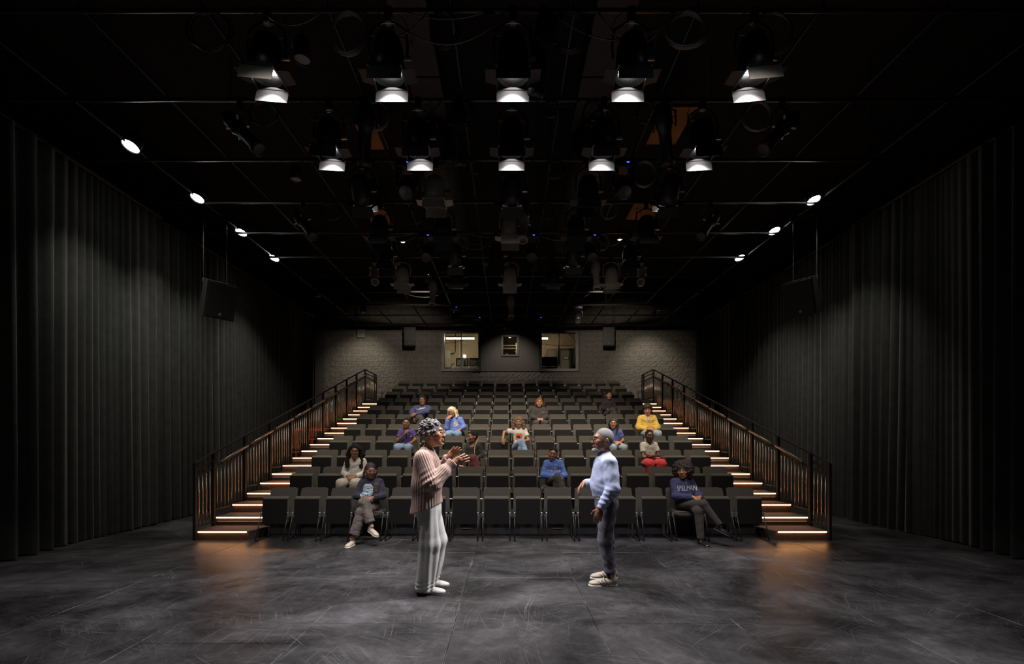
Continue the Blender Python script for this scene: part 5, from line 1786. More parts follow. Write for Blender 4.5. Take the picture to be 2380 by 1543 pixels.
GREEN = None
M_WHITECLOTH = cloth('white', (0.55, 0.52, 0.46))
M_NAVY = cloth('navy', (0.020, 0.020, 0.042))
M_NAVY2 = cloth('navy_fleece', (0.026, 0.030, 0.095))
M_NAVY3 = cloth('navy_bright', (0.035, 0.040, 0.115))
M_BLUE = cloth('royal_blue', (0.085, 0.17, 0.50))
M_BLUE2 = cloth('mid_blue', (0.10, 0.16, 0.46))
M_BLUE3 = cloth('soft_blue', (0.07, 0.10, 0.30))
M_PURPLE = cloth('purple', (0.055, 0.035, 0.17))
M_YELLOW = cloth('yellow', (0.62, 0.40, 0.075))
M_BLACKC = cloth('black', (0.014, 0.012, 0.012))
M_BLACKB = cloth('brown_black', (0.030, 0.024, 0.021))
M_GREYC = cloth('light_grey', (0.40, 0.37, 0.33))
M_REDC = cloth('red', (0.60, 0.035, 0.045))
M_BURG = cloth('burgundy', (0.085, 0.012, 0.016))
M_JEANS = cloth('jeans_blue', (0.17, 0.26, 0.40), var=0.3, scale=14)
M_JEANSL = cloth('jeans_light', (0.30, 0.36, 0.42), var=0.3, scale=14)
M_JEANSG = cloth('jeans_grey', (0.13, 0.11, 0.095), var=0.3, scale=14)
M_CREAMP = cloth('cream_trousers', (0.45, 0.40, 0.32))
M_DGREY = cloth('charcoal_trousers', (0.035, 0.031, 0.027))
M_CLOG = mat('clog_suede', (0.50, 0.42, 0.32), 0.8, var=0.1)
M_SOLE = mat('sole_dark', (0.03, 0.028, 0.026), 0.7)
M_SOLEW = mat('sole_white', (0.6, 0.57, 0.5), 0.6)
M_BOOT = mat('boot_black', (0.012, 0.012, 0.013), 0.25, var=0.2)
M_PRINTW = mat('print_white', (0.65, 0.66, 0.68), 0.7)
M_PRINTB = mat('print_light_blue', (0.28, 0.45, 0.55), 0.7)
M_PRINTN = mat('print_navy', (0.02, 0.022, 0.05), 0.7)
M_PRINTR = mat('print_coral', (0.65, 0.13, 0.07), 0.7)
M_PRINTK = mat('print_black', (0.012, 0.012, 0.012), 0.7)
M_GOLD = mat('gold', (0.7, 0.45, 0.15), 0.3, metal=0.9)
M_SOCKW = cloth('white_sock', (0.6, 0.58, 0.54))

def seat_at(row, i, dx=0.0, dy=0.0, s=1.0):
    return (XC + (i - 7.5) * PITCH + dx, ROW_Y0 + ROW_P * (row - 1) - 0.245 + dy, ROW_RISE * (row - 1) + 0.455 * (1 - s))
def hs_for(top_rel, hair=0.02):
    return (top_rel - 0.455) / (1.234 + hair - 0.455)

AUD = 'audience members in the seats'
# front row, left: crossed legs, large letter on the sweater
s1 = 0.94
r_, J, top, body = person(dict(label='person in navy sweater with a large pale letter, legs crossed, front row', group=AUD, loc=seat_at(1, 3, 0.0, -0.06, s1), s=s1, h=0.0075, skin='dark', b=1.0, seed=1,
    head=(28, 4, 0), hair=('sidebraids', 'brown'), hh=0.005, glasses='clear', legs='cross', lean=0.03, shw=0.17,
    wr={'a': (-0.03, -0.215, 0.70), 'b': (0.10, -0.215, 0.69)}, el={'a': (-0.27, -0.02, 0.70), 'b': (0.275, -0.02, 0.70)}, hd={'a': (0.9, -0.4, -0.1), 'b': (-0.9, -0.4, -0.05)},
    J={'an': {'a': (0.165, -0.47, 0.265), 'b': (-0.13, -0.50, 0.065)}, 'kn': {'b': (-0.005, -0.41, 0.50)}},
    top=dict(m=M_NAVY, e=0.022, blouse=0.012, name='sweatshirt'), bottom=dict(m=M_JEANSG, e=0.016, legs=0.82, flare=0.022, name='jeans'),
    shoes=dict(m=M_CLOG, sole=M_SOLEW, da=(0.75, -0.6, 0), pa=18, db=(-0.15, -1, 0), pb=0)))
block_letter(top, top, (-0.02, 0, 0.80), 0.16, 0.185, M_PRINTB, M_PRINTW)
emblem_text('SPELMAN', top, top, (-0.02, 0, 0.80), 0.040, M_PRINTW, off=0.011)
# front row, right: afro, zip top
s2 = 0.95
r_, J, top, body = person(dict(label='person in navy lettered zip top and dark leggings, legs crossed, front row', group=AUD, loc=seat_at(1, 13, -0.02, -0.05, s2), s=s2, h=0.0075, skin='mid', seed=2,
    head=(-30, 3, -3), hair=('afro', 'brown'), legs='cross', lean=0.02, side=-0.02, shw=0.165, twist=6,
    wr={'a': (0.05, -0.24, 0.70), 'b': (0.165, -0.22, 0.70)}, el={'a': (-0.22, -0.09, 0.70), 'b': (0.28, -0.02, 0.71)}, hd={'a': (0.75, -0.55, -0.35), 'b': (-0.75, -0.6, -0.3)},
    J={'kn': {'a': (0.12, -0.43, 0.62), 'b': (0.06, -0.41, 0.51)}, 'an': {'a': (0.345, -0.52, 0.295), 'b': (0.075, -0.46, 0.065)}},
    top=dict(m=M_NAVY2, e=0.022, blouse=0.016, name='zip_top', neck='high'), bottom=dict(m=M_BLACKB, e=0.011, legs=0.97, name='leggings', fold=0.002),
    shoes=dict(m=M_BOOT, sole=M_SOLE, da=(0.85, -0.5, 0), pa=24, db=(0.25, -1, 0), pb=0)))
emblem_text('SPELMAN', top, top, (0.02, 0, 0.825), 0.084, M_PRINTW, squash=1.4)
pk = [Vector((sx, 0.055 - 0.011 * k, 0)) for k in range(11) for sx in (-0.004, 0.004)]
project(pk, [(2 * k, 2 * k + 2, 2 * k + 3, 2 * k + 1) for k in range(10)], top, top, (0.01, 0, 0.925), M_STEEL, name='zip', off=0.003)
# second row, left: white blouse
s3 = hs_for(1.20)
person(dict(label='person in white blouse and cream trousers, hands in lap, second row', group=AUD, loc=seat_at(2, 2, -0.05, -0.02, s3), s=s3, h=0.0085, skin='mid', seed=3, head=(12, 2, 2), hair=('curlylong', 'black'), smile=True, glasses='dark',
    wr={'a': (-0.07, -0.20, 0.645), 'b': (0.07, -0.20, 0.645)}, top=dict(m=M_WHITECLOTH, e=0.024, neck='vee', name='blouse', fold=0.006), bottom=dict(m=M_CREAMP, e=0.02, name='trousers', flare=0.02), shoes=dict(m=M_CLOG, sole=M_SOLE)))
# second row, right: blue sweatshirt with lettering
s4 = hs_for(1.15)
r_, J, top, body = person(dict(label='person in bright blue lettered sweatshirt and dark trousers, second row', group=AUD, loc=seat_at(2, 9, 0.0, -0.02, s4), s=s4, h=0.008, skin='mid', seed=4, head=(-10, 6, 12), headoff=(-0.01, -0.02, 0), hair=('pony', 'black'), legs='cross', b=1.0, shw=0.165,
    wr={'a': (0.02, -0.215, 0.665), 'b': (0.12, -0.205, 0.655)}, el={'a': (-0.27, -0.03, 0.67), 'b': (0.28, -0.03, 0.67)},
    top=dict(m=M_BLUE, e=0.022, blouse=0.012, fold=0.006, cuff=0.012), bottom=dict(m=M_DGREY, e=0.018, flare=0.01), shoes=dict(m=M_BOOT, sole=M_SOLE, da=(0.5, -0.8, 0), pa=20)))
emblem_text('SPELMAN', top, top, (0.005, 0, 0.835), 0.08, M_PRINTW, bold=0.018, squash=1.15, name='lettering_outline', off=0.009)
emblem_text('SPELMAN', top, top, (0.005, 0, 0.835), 0.08, M_PRINTN, bold=-0.006, squash=1.15, off=0.013)
emblem_text('COLLEGE', top, top, (0.005, 0, 0.755), 0.066, M_PRINTW, off=0.008)
# third row: braid, burgundy trousers
s5 = hs_for(1.17)
person(dict(label='person in black top and burgundy trousers looking aside, third row', group=AUD, loc=seat_at(3, 6, -0.01, -0.02, s5), s=s5, h=0.009, skin='dark', seed=5, head=(-62, 6, 0), hair=('cornrow', 'black'), smile=True, legs='cross', twist=-12,
    braid=[(0.0, 0.10, 0.0), (0.03, 0.09, -0.07), (0.08, 0.0, -0.17), (0.10, -0.04, -0.28), (0.12, -0.05, -0.40)],
    wr={'a': (0.0, -0.22, 0.66), 'b': (0.10, -0.21, 0.65)}, top=dict(m=M_BLACKC, e=0.010, neck='scoop', name='top'), bottom=dict(m=M_BURG, e=0.024, flare=0.02), shoes=dict(m=M_BOOT, sole=M_SOLE, da=(0.5, -0.8, 0), pa=20)))
# third row, right: grey shirt, red trousers, phone
s6 = hs_for(1.175, 0.0)
r_, J, top, body = person(dict(label='person in grey short-sleeved shirt and bright red trousers holding a phone', group=AUD, loc=seat_at(3, 13, -0.01, -0.04, s6), s=s6, h=0.0085, skin='deep', seed=6, head=(0, 2, 0), hair=('slick', 'black'), glasses='dark',
    el={'a': (-0.20, -0.10, 0.66), 'b': (0.23, -0.06, 0.68)}, wr={'a': (0.13, -0.24, 0.64), 'b': (0.02, -0.22, 0.70)}, hd={'a': (1, -0.2, 0.08), 'b': (-0.9, 0.1, 0.0)}, hn={'a': (0, 0.2, 1), 'b': (0, 1, -0.3)},
    top=dict(m=M_GREYC, e=0.010, sleeve='short', neck='vee', name='shirt'), bottom=dict(m=M_REDC, e=0.026, flare=0.02), shoes=dict(m=M_CLOG, sole=M_SOLE)))
ph = thing('phone', 'dark phone in a copper case held by the person in red trousers', 'phone')
pw = Matrix.Translation(r_.location) @ Matrix.Scale(s6, 4)
pc = pw @ Vector((0.255, -0.27, 0.665))
ph.location = pc
ph.rotation_euler = (R(-20), R(-22), R(20))
MB().box((-0.06, -0.035, 0.0), (0.08, 0.035, 0.008), 0.003).build('phone_case', mat('phone_copper', (0.28, 0.12, 0.07), 0.4), ph)
MB().box((-0.055, -0.03, 0.008), (0.075, 0.03, 0.0095)).build('screen', M_BOOT, ph)
# fourth row
s7 = hs_for(1.16, 0.0)
r_, J, top, body = person(dict(label='person in purple shirt and blue jeans, one hand raised to chest', group=AUD, loc=seat_at(4, 3, -0.03, -0.02, s7), s=s7, h=0.009, skin='dark', seed=7, head=(6, 2, 4), hair=('slick', 'black'), smile=True, b=1.05, side=0.0,
    el={'a': (-0.25, -0.06, 0.68), 'b': (0.27, 0.0, 0.72)}, wr={'a': (0.02, -0.20, 0.86), 'b': (0.14, -0.20, 0.63)}, hd={'a': (0.6, -0.1, 0.75), 'b': (-0.5, -0.6, -0.2)}, hn={'a': (0.2, 0.9, -0.2), 'b': (0, 0.2, -1)}, hand_a={'curl': 55},
    top=dict(m=M_PURPLE, e=0.012, sleeve='short', neck='vee', name='shirt'), bottom=dict(m=M_JEANS, e=0.02, flare=0.01, name='jeans'), shoes=dict(m=M_CLOG, sole=M_SOLE)))
emblem_text('SPELMAN', top, top, (0.10, 0, 0.80), 0.022, M_PRINTW)
s8 = hs_for(1.20)
r_, J, top, body = person(dict(label='person in white shirt with coral print, arm draped over the next seat', group=AUD, loc=seat_at(4, 8, -0.06, -0.01, s8), s=s8, h=0.0085, skin='mid', seed=8, head=(0, 4, 0), hair=('bob', 'light'), glasses='clear', legs='cross', smile=True, side=-0.02,
    el={'a': (-0.36, 0.02, 0.89), 'b': (0.26, -0.04, 0.70)}, wr={'a': (-0.385, -0.12, 0.74), 'b': (0.02, -0.20, 0.66)}, hd={'a': (0.05, -0.35, -1), 'b': (-0.9, -0.4, -0.1)}, hn={'a': (0, 1, -0.2), 'b': (0, 0.3, -1)},
    top=dict(m=M_WHITECLOTH, e=0.018, sleeve='short', neck='crew', name='graphic_shirt'), bottom=dict(m=M_JEANS, e=0.018, flare=0.01, name='jeans'), shoes=dict(m=M_CLOG, sole=M_SOLE, da=(0.5, -.8, 0), pa=20)))
gp, gf = [], []
for k in range(9):
    for i in range(9):
        gp.append(Vector((-0.085 + 0.17 * i / 8 + 0.006 * math.sin(3 * k + i), -0.085 + 0.17 * k / 8 + 0.006 * math.sin(i * 2 + k), 0)))
gf = [(k * 9 + i, k * 9 + i + 1, k * 9 + i + 10, k * 9 + i + 9) for k in range(8) for i in range(8) if not (k in (0, 7) and i in (0, 7))]
project(gp, gf, top, top, (-0.01, 0, 0.775), M_PRINTR, name='print')
gp2 = [Vector((0.065 * math.cos(a) * (1 + 0.18 * math.sin(3 * a)), 0.042 * math.sin(a) * (1 + 0.2 * math.cos(2 * a)), 0)) for a in [2 * PI * i / 18 for i in range(18)]] + [Vector((0, 0, 0))]
project(gp2, [(i, (i + 1) % 18, 18) for i in range(18)], top, top, (-0.005, 0, 0.775), M_PRINTK, name='print_figure', off=0.007)
s9 = hs_for(1.17)
person(dict(label='person in blue short-sleeved shirt and pale jeans, fourth row', group=AUD, loc=seat_at(4, 12, 0.02, -0.02, s9), s=s9, h=0.009, skin='warm', seed=9, head=(-18, 2, 6), headoff=(-0.03, -0.02, 0), hair=('long', 'brown'), glasses='clear', smile=True,
    wr={'a': (0.0, -0.2, 0.66), 'b': (0.07, -0.22, 0.655)}, top=dict(m=M_BLUE3, e=0.012, sleeve='short', name='shirt'), bottom=dict(m=M_JEANSL, e=0.02, name='jeans'), shoes=dict(m=M_CLOG, sole=M_SOLE)))
# fifth row
s10 = hs_for(1.19)
r_, J, top, body = person(dict(label='person in blue sweatshirt resting cheek on hand, fifth row', group=AUD, loc=seat_at(5, 5, -0.07, -0.03, s10), s=s10, h=0.009, skin='mid', seed=10, head=(-14, 8, -14), headoff=(-0.055, -0.03, -0.005), hair=('longblond', 'blond'), glasses='dark', b=1.12, shw=0.19, side=-0.02,
    el={'a': (-0.25, -0.10, 0.69), 'b': (0.30, -0.01, 0.72)}, wr={'a': (-0.16, -0.165, 0.915), 'b': (0.16, -0.20, 0.66)}, hd={'a': (0.55, 0.05, 0.8), 'b': (-0.5, -0.6, -0.4)}, hn={'a': (0.6, 0.5, 0.3), 'b': (0, 0.3, -1)}, hand_a={'curl': 30},
    top=dict(m=M_BLUE2, e=0.018, blouse=0.018), bottom=dict(m=M_JEANS, e=0.022, flare=0.01, name='jeans'), shoes=dict(m=M_CLOG, sole=M_SOLE)))
block_letter(top, top, (0.03, 0, 0.80), 0.10, 0.13, M_GREYC, M_GREYC)
s11 = hs_for(1.255, 0.035)
r_, J, top, body = person(dict(label='person in a yellow hooded jacket and pale jeans, fifth row', group=AUD, loc=seat_at(5, 14, 0.01, -0.03, s11), s=s11, h=0.0085, skin='warm', male=True, seed=11, head=(-16, 8, 0), hair=('curlytop', 'brown'), b=1.12, shw=0.185,
    wr={'a': (-0.05, -0.22, 0.65), 'b': (0.07, -0.22, 0.65)}, el={'a': (-0.29, -0.03, 0.69), 'b': (0.29, -0.03, 0.69)}, top=dict(m=M_YELLOW, e=0.026, blouse=0.012, neck='hood', name='hooded_jacket', fold=0.007, cuff=0.012), bottom=dict(m=M_JEANSL, e=0.02, flare=0.01, name='jeans'), shoes=dict(m=M_CLOG, sole=M_SOLE)))
emblem_text('/', top, top, (0.12, 0, 0.83), 0.06, M_PRINTK, name='chest_mark')
ff = SDF()
ff.cap(J['neck'] + V(0, -0.03, -0.02), J['neck'] + V(0, -0.11, -0.10), 0.062, 0.03, 0.02)
ff.cap(J['neck'] + V(0, 0, -0.02), J['neck'] + V(0, -0.01, 0.012), 0.064, 0.060, 0.02, None, 'b')
field_obj('undershirt', ff, 0.008, M_GREYC, r_)
# sixth row
s12 = hs_for(1.19)
r_, J, top, body = person(dict(label='person in dark hooded sweatshirt, hands clasped, sixth row', group=AUD, loc=seat_at(6, 9, 0.0, -0.02, s12), s=s12, h=0.0095, skin='mid', seed=12, head=(0, 0, 4), hair=('shortlocs', 'auburn'), b=1.1, shw=0.18,
    wr={'a': (-0.04, -0.22, 0.655), 'b': (0.06, -0.22, 0.655)}, top=dict(m=M_BLACKB, e=0.020, blouse=0.014, neck='high', name='hooded_sweatshirt', fold=0.006), bottom=dict(m=M_DGREY, e=0.018), shoes=dict(m=M_BOOT, sole=M_SOLE)))
emblem_text('SPELMAN', top, top, (0.09, 0, 0.845), 0.026, M_PRINTW)
s13 = hs_for(1.26)
r_, J, top, body = person(dict(label='person in navy sweatshirt leaning on crossed arms, sixth row', group=AUD, loc=seat_at(6, 3, -0.02, -0.06, s13), s=s13, h=0.0095, skin='dark', seed=13, head=(6, 3, -4), headoff=(0.01, -0.02, 0), hair=('shortlocs', 'black'), smile=True, glasses='dark', b=1.15, shw=0.19, legs='cross',
    el={'a': (-0.31, -0.06, 0.80), 'b': (0.20, -0.22, 0.82)}, wr={'a': (-0.16, -0.23, 0.66), 'b': (-0.10, -0.28, 0.75)}, hd={'a': (0.1, -0.3, -0.9), 'b': (-0.8, -0.2, -0.35)}, hn={'a': (1, 0.3, 0), 'b': (0, 1, -.4)},
    top=dict(m=M_NAVY3, e=0.022, blouse=0.012, fold=0.007), bottom=dict(m=M_DGREY, e=0.02), shoes=dict(m=M_BOOT, sole=M_SOLE)))
emblem_text('Spelman', top, top, (-0.01, 0, 0.90), 0.07, M_PRINTW, roll=14)
# seventh row
s14 = hs_for(1.15, 0.0)
person(dict(label='person in black turtleneck, legs crossed, seventh row', group=AUD, loc=seat_at(7, 13, -0.01, -0.03, s14), s=s14, h=0.0095, skin='mid', seed=14, head=(4, 2, 0), hair=('pony', 'black'), legs='cross', b=1.0, shw=0.17,
    wr={'a': (-0.06, -0.20, 0.66), 'b': (0.14, -0.16, 0.68)}, top=dict(m=M_BLACKC, e=0.012, neck='high', name='turtleneck'), bottom=dict(m=M_DGREY, e=0.014), shoes=dict(m=M_SOCKW, sole=M_SOLEW, da=(-0.2, -.9, 0), pa=24)))
# ------------------------------------------------------------------ the two standing speakers
# woman: faces +X (yaw 90). local: -y forward, +x = away from the camera ... local x -> world y, local -y -> world x
hw = 0.0062
J = {}
J['pelvis'] = V(0, 0.015, 0.955)
J['waist'] = V(0, 0.025, 1.10)
J['chest'] = V(0, 0.035, 1.29)
J['neck'] = V(0, 0.03, 1.455)
J['front'] = V(0, -1, 0)
J['head'] = Head(V(0, -0.025, 1.635), rot(-4, -3, 0), 1.10)
J['sh'] = {'a': V(-0.165, 0.055, 1.395), 'b': V(0.165, 0.055, 1.395)}
J['el'] = {'a': V(-0.235, -0.06, 1.135), 'b': V(0.22, -0.04, 1.16)}
J['wr'] = {'a': V(-0.125, -0.245, 1.335), 'b': V(0.07, -0.175, 1.375)}
J['hd'] = {'a': V(0.10, -1.0, 0.36), 'b': V(0.02, -0.72, 0.72)}
J['hn'] = {'a': V(0.95, 0.2, 0.1), 'b': V(-0.95, 0.1, -0.2)}
J['hip'] = {'a': V(-0.09, 0.015, 0.93), 'b': V(0.09, 0.01, 0.93)}
J['kn'] = {'a': V(-0.10, -0.03, 0.50), 'b': V(0.10, -0.075, 0.50)}
J['an'] = {'a': V(-0.11, 0.045, 0.092), 'b': V(0.12, 0.035, 0.092)}
M_KNIT = mat('cloth_taupe_knit', (0.40, 0.27, 0.22), 0.9, var=0.18, scale=60, bump=0.35, bscale=260, sheen=0.15)
M_PALEP = cloth('pale_trousers', (0.52, 0.51, 0.48), bump=0.12)
root, J, top, body = person(dict(label='standing person in ribbed taupe cardigan and pale wide trousers, gesturing', loc=(-0.80, 4.76, 0), yaw=90, s=1.0, h=hw, skin='warm', joints=J, hair=('twists', 'twist'), hh=0.0045, glasses='clear',
    th_a=-1, th_b=1, hand_a={'curl': 9, 'spread': 0.16, 's': 1.08, 'fan': 0.10}, hand_b={'curl': 14, 'spread': 0.12, 's': 1.05, 'fan': 0.08}, top=None, bottom=None))
# open cardigan: long at the back, ribs run down the body and along the sleeves
f = SDF()
fl_ = (J['front'], 0.86)
f.cap(V(0, 0.035, 0.80), V(0, 0.035, 1.10), 0.206, 0.182, 0.03, (J['front'], 0.80), 'a')
f.cap(V(0, 0.035, 1.10), V(0, 0.035, 1.30), 0.180, 0.166, 0.03, (J['front'], 0.84))
f.cap(V(-0.15, 0.05, 1.385), V(0.15, 0.05, 1.385), 0.068, None, 0.06)
f.cap(V(0, 0.04, 1.36), V(0, 0.03, 1.45), 0.115, 0.074, 0.05, fl_)
for q in 'ab':
    sg = -1 if q == 'a' else 1
    f.cap(J['sh'][q], J['el'][q], 0.070, 0.086, 0.04)
    f.cap(J['el'][q], lerp(J['el'][q], J['wr'][q], 0.60), 0.088, 0.068, 0.03)
    f.cap(lerp(J['el'][q], J['wr'][q], 0.60), lerp(J['el'][q], J['wr'][q], 0.74), 0.062, 0.046, 0.02)
    f.cap(lerp(J['el'][q], J['wr'][q], 0.72), lerp(J['el'][q], J['wr'][q], 1.02), 0.046, 0.055, 0.01, None, 'b')
f.cap(V(0, 0.03, 1.44), V(0, 0.01, 1.60), 0.060, 0.060, 0.008, None, None, True)
f.cap(V(0, -0.07, 1.46), V(0, -0.17, 1.22), 0.045, 0.012, 0.012, None, None, True)
# slanted hem: low at the back, higher in front
n_ = unit(V(0, -0.36, -1.0))
f.half(n_, float(n_ @ V(0, 0.19, 0.805)), V(-0.3, -0.3, 0.6), V(0.3, 0.4, 1.0))
rib = None
def knit(P):
    out = np.zeros(len(P))
    # distance to sleeve axes decides which rib direction applies
    best = np.full(len(P), 9.0)
    ang = np.zeros(len(P))
    rad = np.full(len(P), 0.16)
    for q in 'ab':
        for a_, b_ in ((J['sh'][q], J['el'][q]), (J['el'][q], J['wr'][q])):
            ab = b_ - a_
            t = np.clip(((P - a_) @ ab) / (ab @ ab), 0, 1)
            c = a_ + t[:, None] * ab
            d = np.linalg.norm(P - c, axis=1)
            u = unit(ab)
            e1 = unit(np.cross(u, V(0, 1, 0.3)))
            e2 = np.cross(u, e1)
            th = np.arctan2((P - c) @ e2, (P - c) @ e1)
            m_ = (d < 0.105) & (d < best)
            best = np.where(m_, d, best)
            ang = np.where(m_, th, ang)
            rad = np.where(m_, 0.075, rad)
    tor = best > 1
    th = np.arctan2(P[:, 0], -(P[:, 1] - 0.035))
    out = np.where(tor, 0.0042 * np.cos(th * 40), 0.0036 * np.cos(ang * 20))
    el = np.minimum(np.linalg.norm(P - J['el']['a'], axis=1), np.linalg.norm(P - J['el']['b'], axis=1))
    out = out + 0.010 * np.exp(-(el / 0.11) ** 2) * np.sin(P[:, 2] * 95 + P[:, 1] * 60)
    return out + 0.005 * vnoise(P, 18, 1.0)
cg = field_obj('cardigan', f, 0.0055, M_KNIT, root, knit, 1)
# shirt front under the cardigan, waistband, trousers, shoes
f = SDF()
f.cap(V(0, -0.005, 0.97), V(0, 0.0, 1.30), 0.135, 0.14, 0.03, (J['front'], 0.78), 'a')
f.cap(V(0, 0.02, 1.33), V(0, 0.03, 1.44), 0.10, 0.062, 0.04, (J['front'], 0.75))
f.cap(V(0, 0.03, 1.44), V(0, 0.01, 1.60), 0.060, 0.060, 0.008, None, None, True)
field_obj('undershirt', f, 0.008, M_KNIT, root)
f = SDF()
f.cap(V(0, 0.005, 0.86), V(0, 0.0, 1.02), 0.152, 0.138, 0.03, (J['front'], 0.80), 'b')
for q in 'ab':
    f.cap(J['hip'][q] + V(0, 0.005, 0), J['kn'][q] + V(0, 0.015, 0), 0.092, 0.104, 0.035)
    f.cap(J['kn'][q] + V(0, 0.015, 0), J['an'][q] + V(0, 0.0, -0.055), 0.106, 0.094, 0.025, None, 'b')
def drape(P):
    return 0.007 * np.sin(np.arctan2(P[:, 0] - np.sign(P[:, 0]) * 0.1, P[:, 1]) * 7 + P[:, 2] * 3) * np.clip((1.0 - P[:, 2]) / 0.5, 0.3, 1) + 0.004 * vnoise(P * V(1, 1, 0.5), 30, 2) + 0.003 * np.exp(-((P[:, 2] - 0.08) / 0.05) ** 2) * np.sin(P[:, 2] * 160 + P[:, 1] * 30)
field_obj('trousers', f, 0.007, M_PALEP, root, drape, 1)
M_PALESHOE = mat('shoe_pale_leather', (0.48, 0.46, 0.43), 0.5, var=0.1)
for q in 'ab':
    so = shoe('shoe', root, J['an'][q], V(0, -1, 0), M_PALESHOE, M_SOLE, 0, 1.12, 0.0065)
    MB().tube([tuple(J['an'][q] + V(sx * 0.046, -0.085 + 0.02 * abs(sx), -0.06 + 0.042 * (1 - abs(sx)))) for sx in (-1, -0.6, 0, 0.6, 1)], 0.004, 5).build('strap', M_SOLE, so)
ec = ball(J['head'].p(-0.088, -0.005, -0.047), V(0.006, 0.006, 0.006), None, 8, 4).build('earring', M_GOLD, root, True)

# man: faces -X (yaw -90). local +x -> world -y (towards the camera)
J = {}
J['pelvis'] = V(0, 0.02, 0.93)
J['waist'] = V(0, 0.00, 1.06)
J['chest'] = V(0, 0.01, 1.235)
J['neck'] = V(0, 0.0, 1.395)
J['front'] = V(0, -1, 0)
J['head'] = Head(V(0, -0.02, 1.567), rot(8, -2, 0), 1.09)
J['sh'] = {'a': V(-0.175, 0.02, 1.315), 'b': V(0.175, 0.02, 1.315)}
J['el'] = {'a': V(-0.245, 0.0, 1.07), 'b': V(0.235, 0.035, 1.05)}
J['wr'] = {'a': V(-0.13, -0.205, 1.075), 'b': V(0.225, -0.095, 0.845)}
J['hd'] = {'a': V(0.25, -0.55, -0.45), 'b': V(0.0, -0.25, -1.0)}
J['hn'] = {'a': V(0.3, 0.3, -0.8), 'b': V(-0.9, 0.35, 0)}
J['hip'] = {'a': V(-0.085, 0.02, 0.89), 'b': V(0.085, 0.02, 0.89)}
J['kn'] = {'a': V(-0.10, 0.045, 0.48), 'b': V(0.11, -0.02, 0.48)}
J['an'] = {'a': V(-0.125, 0.10, 0.095), 'b': V(0.13, 0.035, 0.095)}
M_HEATHER = mat('cloth_heather_blue_knit', (0.33, 0.38, 0.54), 0.9, var=0.16, scale=70, bump=0.12, bscale=300, sheen=0.15)
M_SLATE = cloth('slate_trousers', (0.085, 0.078, 0.10), bump=0.15)
root, J, top, body = person(dict(label='standing person in pale blue sweater, dark trousers and cream sneakers', loc=(1.085, 5.06, 0), yaw=-90, s=1.0, h=hw, skin='dark', male=True, joints=J, hair=('buzz', 'grey'), hh=0.005, beard='greybeard', glasses='dark', b=1.06,
    th_a=1, th_b=-1, hand_a={'curl': 30, 's': 1.08}, hand_b={'curl': 22, 's': 1.12}, top=None, bottom=None))
f = SDF()
fl_ = (J['front'], 0.86)
f.cap(V(0, 0.02, 0.965), V(0, 0.0, 1.08), 0.172, 0.180, 0.03, fl_, 'a')
f.cap(V(0, 0.0, 1.08), V(0, 0.01, 1.25), 0.180, 0.165, 0.03, fl_)
f.cap(V(-0.155, 0.02, 1.31), V(0.155, 0.02, 1.31), 0.072, None, 0.06)
f.cap(V(0, 0.01, 1.28), V(0, 0.0, 1.385), 0.125, 0.074, 0.05, fl_)
f.cap(V(0, 0.0, 1.37), V(0, -0.008, 1.425), 0.074, 0.066, 0.015, None, 'b')
for q in 'ab':
    f.cap(J['sh'][q], J['el'][q], 0.072, 0.070, 0.04)
    f.cap(J['el'][q], lerp(J['el'][q], J['wr'][q], 0.75), 0.070, 0.056, 0.03)
    f.cap(lerp(J['el'][q], J['wr'][q], 0.75), lerp(J['el'][q], J['wr'][q], 1.0), 0.048, 0.042, 0.012, None, 'b')
f.cap(V(0, 0.0, 1.40), V(0, -0.01, 1.55), 0.056, 0.056, 0.006, None, None, True)
def swfold(P):
    e_ = np.linalg.norm(P - lerp(J['el']['b'], J['wr']['b'], 0.5), axis=1)
    e2 = np.linalg.norm(P - J['el']['a'], axis=1)
    return 0.005 * np.exp(-(np.minimum(e_, e2) / 0.13) ** 2) * np.sin(P[:, 2] * 110 + P[:, 1] * 40) + 0.006 * vnoise(P * V(1, 1, 1.5), 20, 4) + 0.003 * vnoise(P, 50, 1)
sw = field_obj('sweater', f, 0.0065, M_HEATHER, root, swfold, 1)
pk = [Vector((sx, 0.075 - 0.012 * k, 0)) for k in range(13) for sx in (-0.008, 0.008)]
project(pk, [(2 * k, 2 * k + 2, 2 * k + 3, 2 * k + 1) for k in range(12)], sw, sw, (0, 0, 1.325), M_SLATE, name='placket', off=0.003)
f = SDF()
f.cap(V(0, 0.022, 0.925), V(0, 0.02, 0.985), 0.160, 0.166, 0.02, (J['front'], 0.84), 'ab')
field_obj('undershirt', f, 0.007, M_WHITECLOTH, root)
cw = unit(J['wr']['b'] - J['el']['b'])
ring = []
e1 = unit(np.cross(cw, V(1, 0, 0)))
e2 = np.cross(cw, e1)
MB().tube([tuple(J['wr']['b'] + cw * 0.004 + (e1 * math.cos(2 * PI * i / 18) + e2 * math.sin(2 * PI * i / 18)) * 0.038) for i in range(19)], 0.006, 6, False).build('cuff_band', M_REDC, sw, True)
f = SDF()
f.cap(V(0, 0.02, 0.87), V(0, 0.02, 0.96), 0.150, 0.148, 0.03, (J['front'], 0.86), 'b')
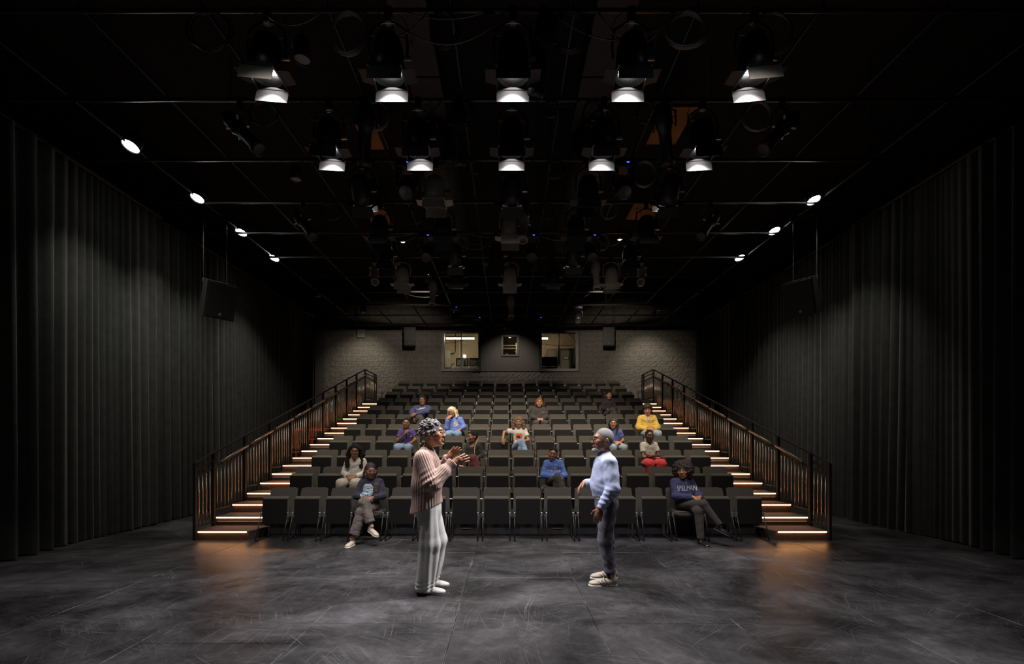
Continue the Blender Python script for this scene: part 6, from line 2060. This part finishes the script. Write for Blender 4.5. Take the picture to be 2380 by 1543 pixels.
for q in 'ab':
    f.cap(J['hip'][q], J['kn'][q], 0.104, 0.080, 0.03)
    f.cap(J['kn'][q], lerp(J['kn'][q], J['an'][q], 0.80), 0.078, 0.061, 0.02, None, 'b')
    f.cap(lerp(J['kn'][q], J['an'][q], 0.80), lerp(J['kn'][q], J['an'][q], 0.89), 0.064, 0.064, 0.004, None, 'ab')
def trfold(P):
    k_ = np.clip((0.75 - P[:, 2]) / 0.3, 0.15, 1)
    return 0.006 * k_ * np.sin(P[:, 2] * 70 + 30 * P[:, 1] + 2.5 * np.sin(P[:, 1] * 30 + P[:, 0] * 20 + P[:, 2] * 8)) * np.clip(vnoise(P, 16, 2) + 0.1, 0, 1) + 0.005 * vnoise(P, 32, 3)
field_obj('trousers', f, 0.0065, M_SLATE, root, trfold, 1)
M_SOCK = cloth('dark_sock', (0.02, 0.018, 0.018))
M_SNEAK = mat('sneaker_cream', (0.50, 0.42, 0.32), 0.55, var=0.15)
M_SNEAKG = mat('sneaker_grey', (0.16, 0.16, 0.16), 0.4, metal=0.3)
for q in 'ab':
    f = SDF()
    f.cap(lerp(J['kn'][q], J['an'][q], 0.8), J['an'][q] + V(0, 0, -0.02), 0.042, 0.040, 0.01)
    field_obj('sock', f, 0.007, M_SOCK, root)
    so = shoe('sneaker', root, J['an'][q], V(0, -1, 0), M_SNEAK, M_SOLEW, 0, 1.18, 0.0062)
    A = J['an'][q]
    for sx in (-1, 1):
        for k in range(3):
            MB().tube([tuple(A + V(sx * 0.049, -0.02 - 0.035 * k, -0.080)), tuple(A + V(sx * 0.050, -0.045 - 0.035 * k, -0.055)), tuple(A + V(sx * 0.034, -0.07 - 0.035 * k, -0.028 - 0.008 * k))], 0.005, 5).build('side_stripe', M_SNEAKG, so)
        MB().tube([tuple(A + V(sx * 0.05, 0.05, -0.088)), tuple(A + V(sx * 0.047, 0.0, -0.082)), tuple(A + V(sx * 0.05, -0.06, -0.090))], 0.006, 5).build('midsole_line', M_SNEAKG, so)
    for k in range(4):
        MB().tube([tuple(A + V(sx * 0.026, -0.072 - 0.02 * k, -0.018 - 0.009 * k)) for sx in (-1, 0, 1)], 0.0042, 5).build('lace', M_SOLEW, so)
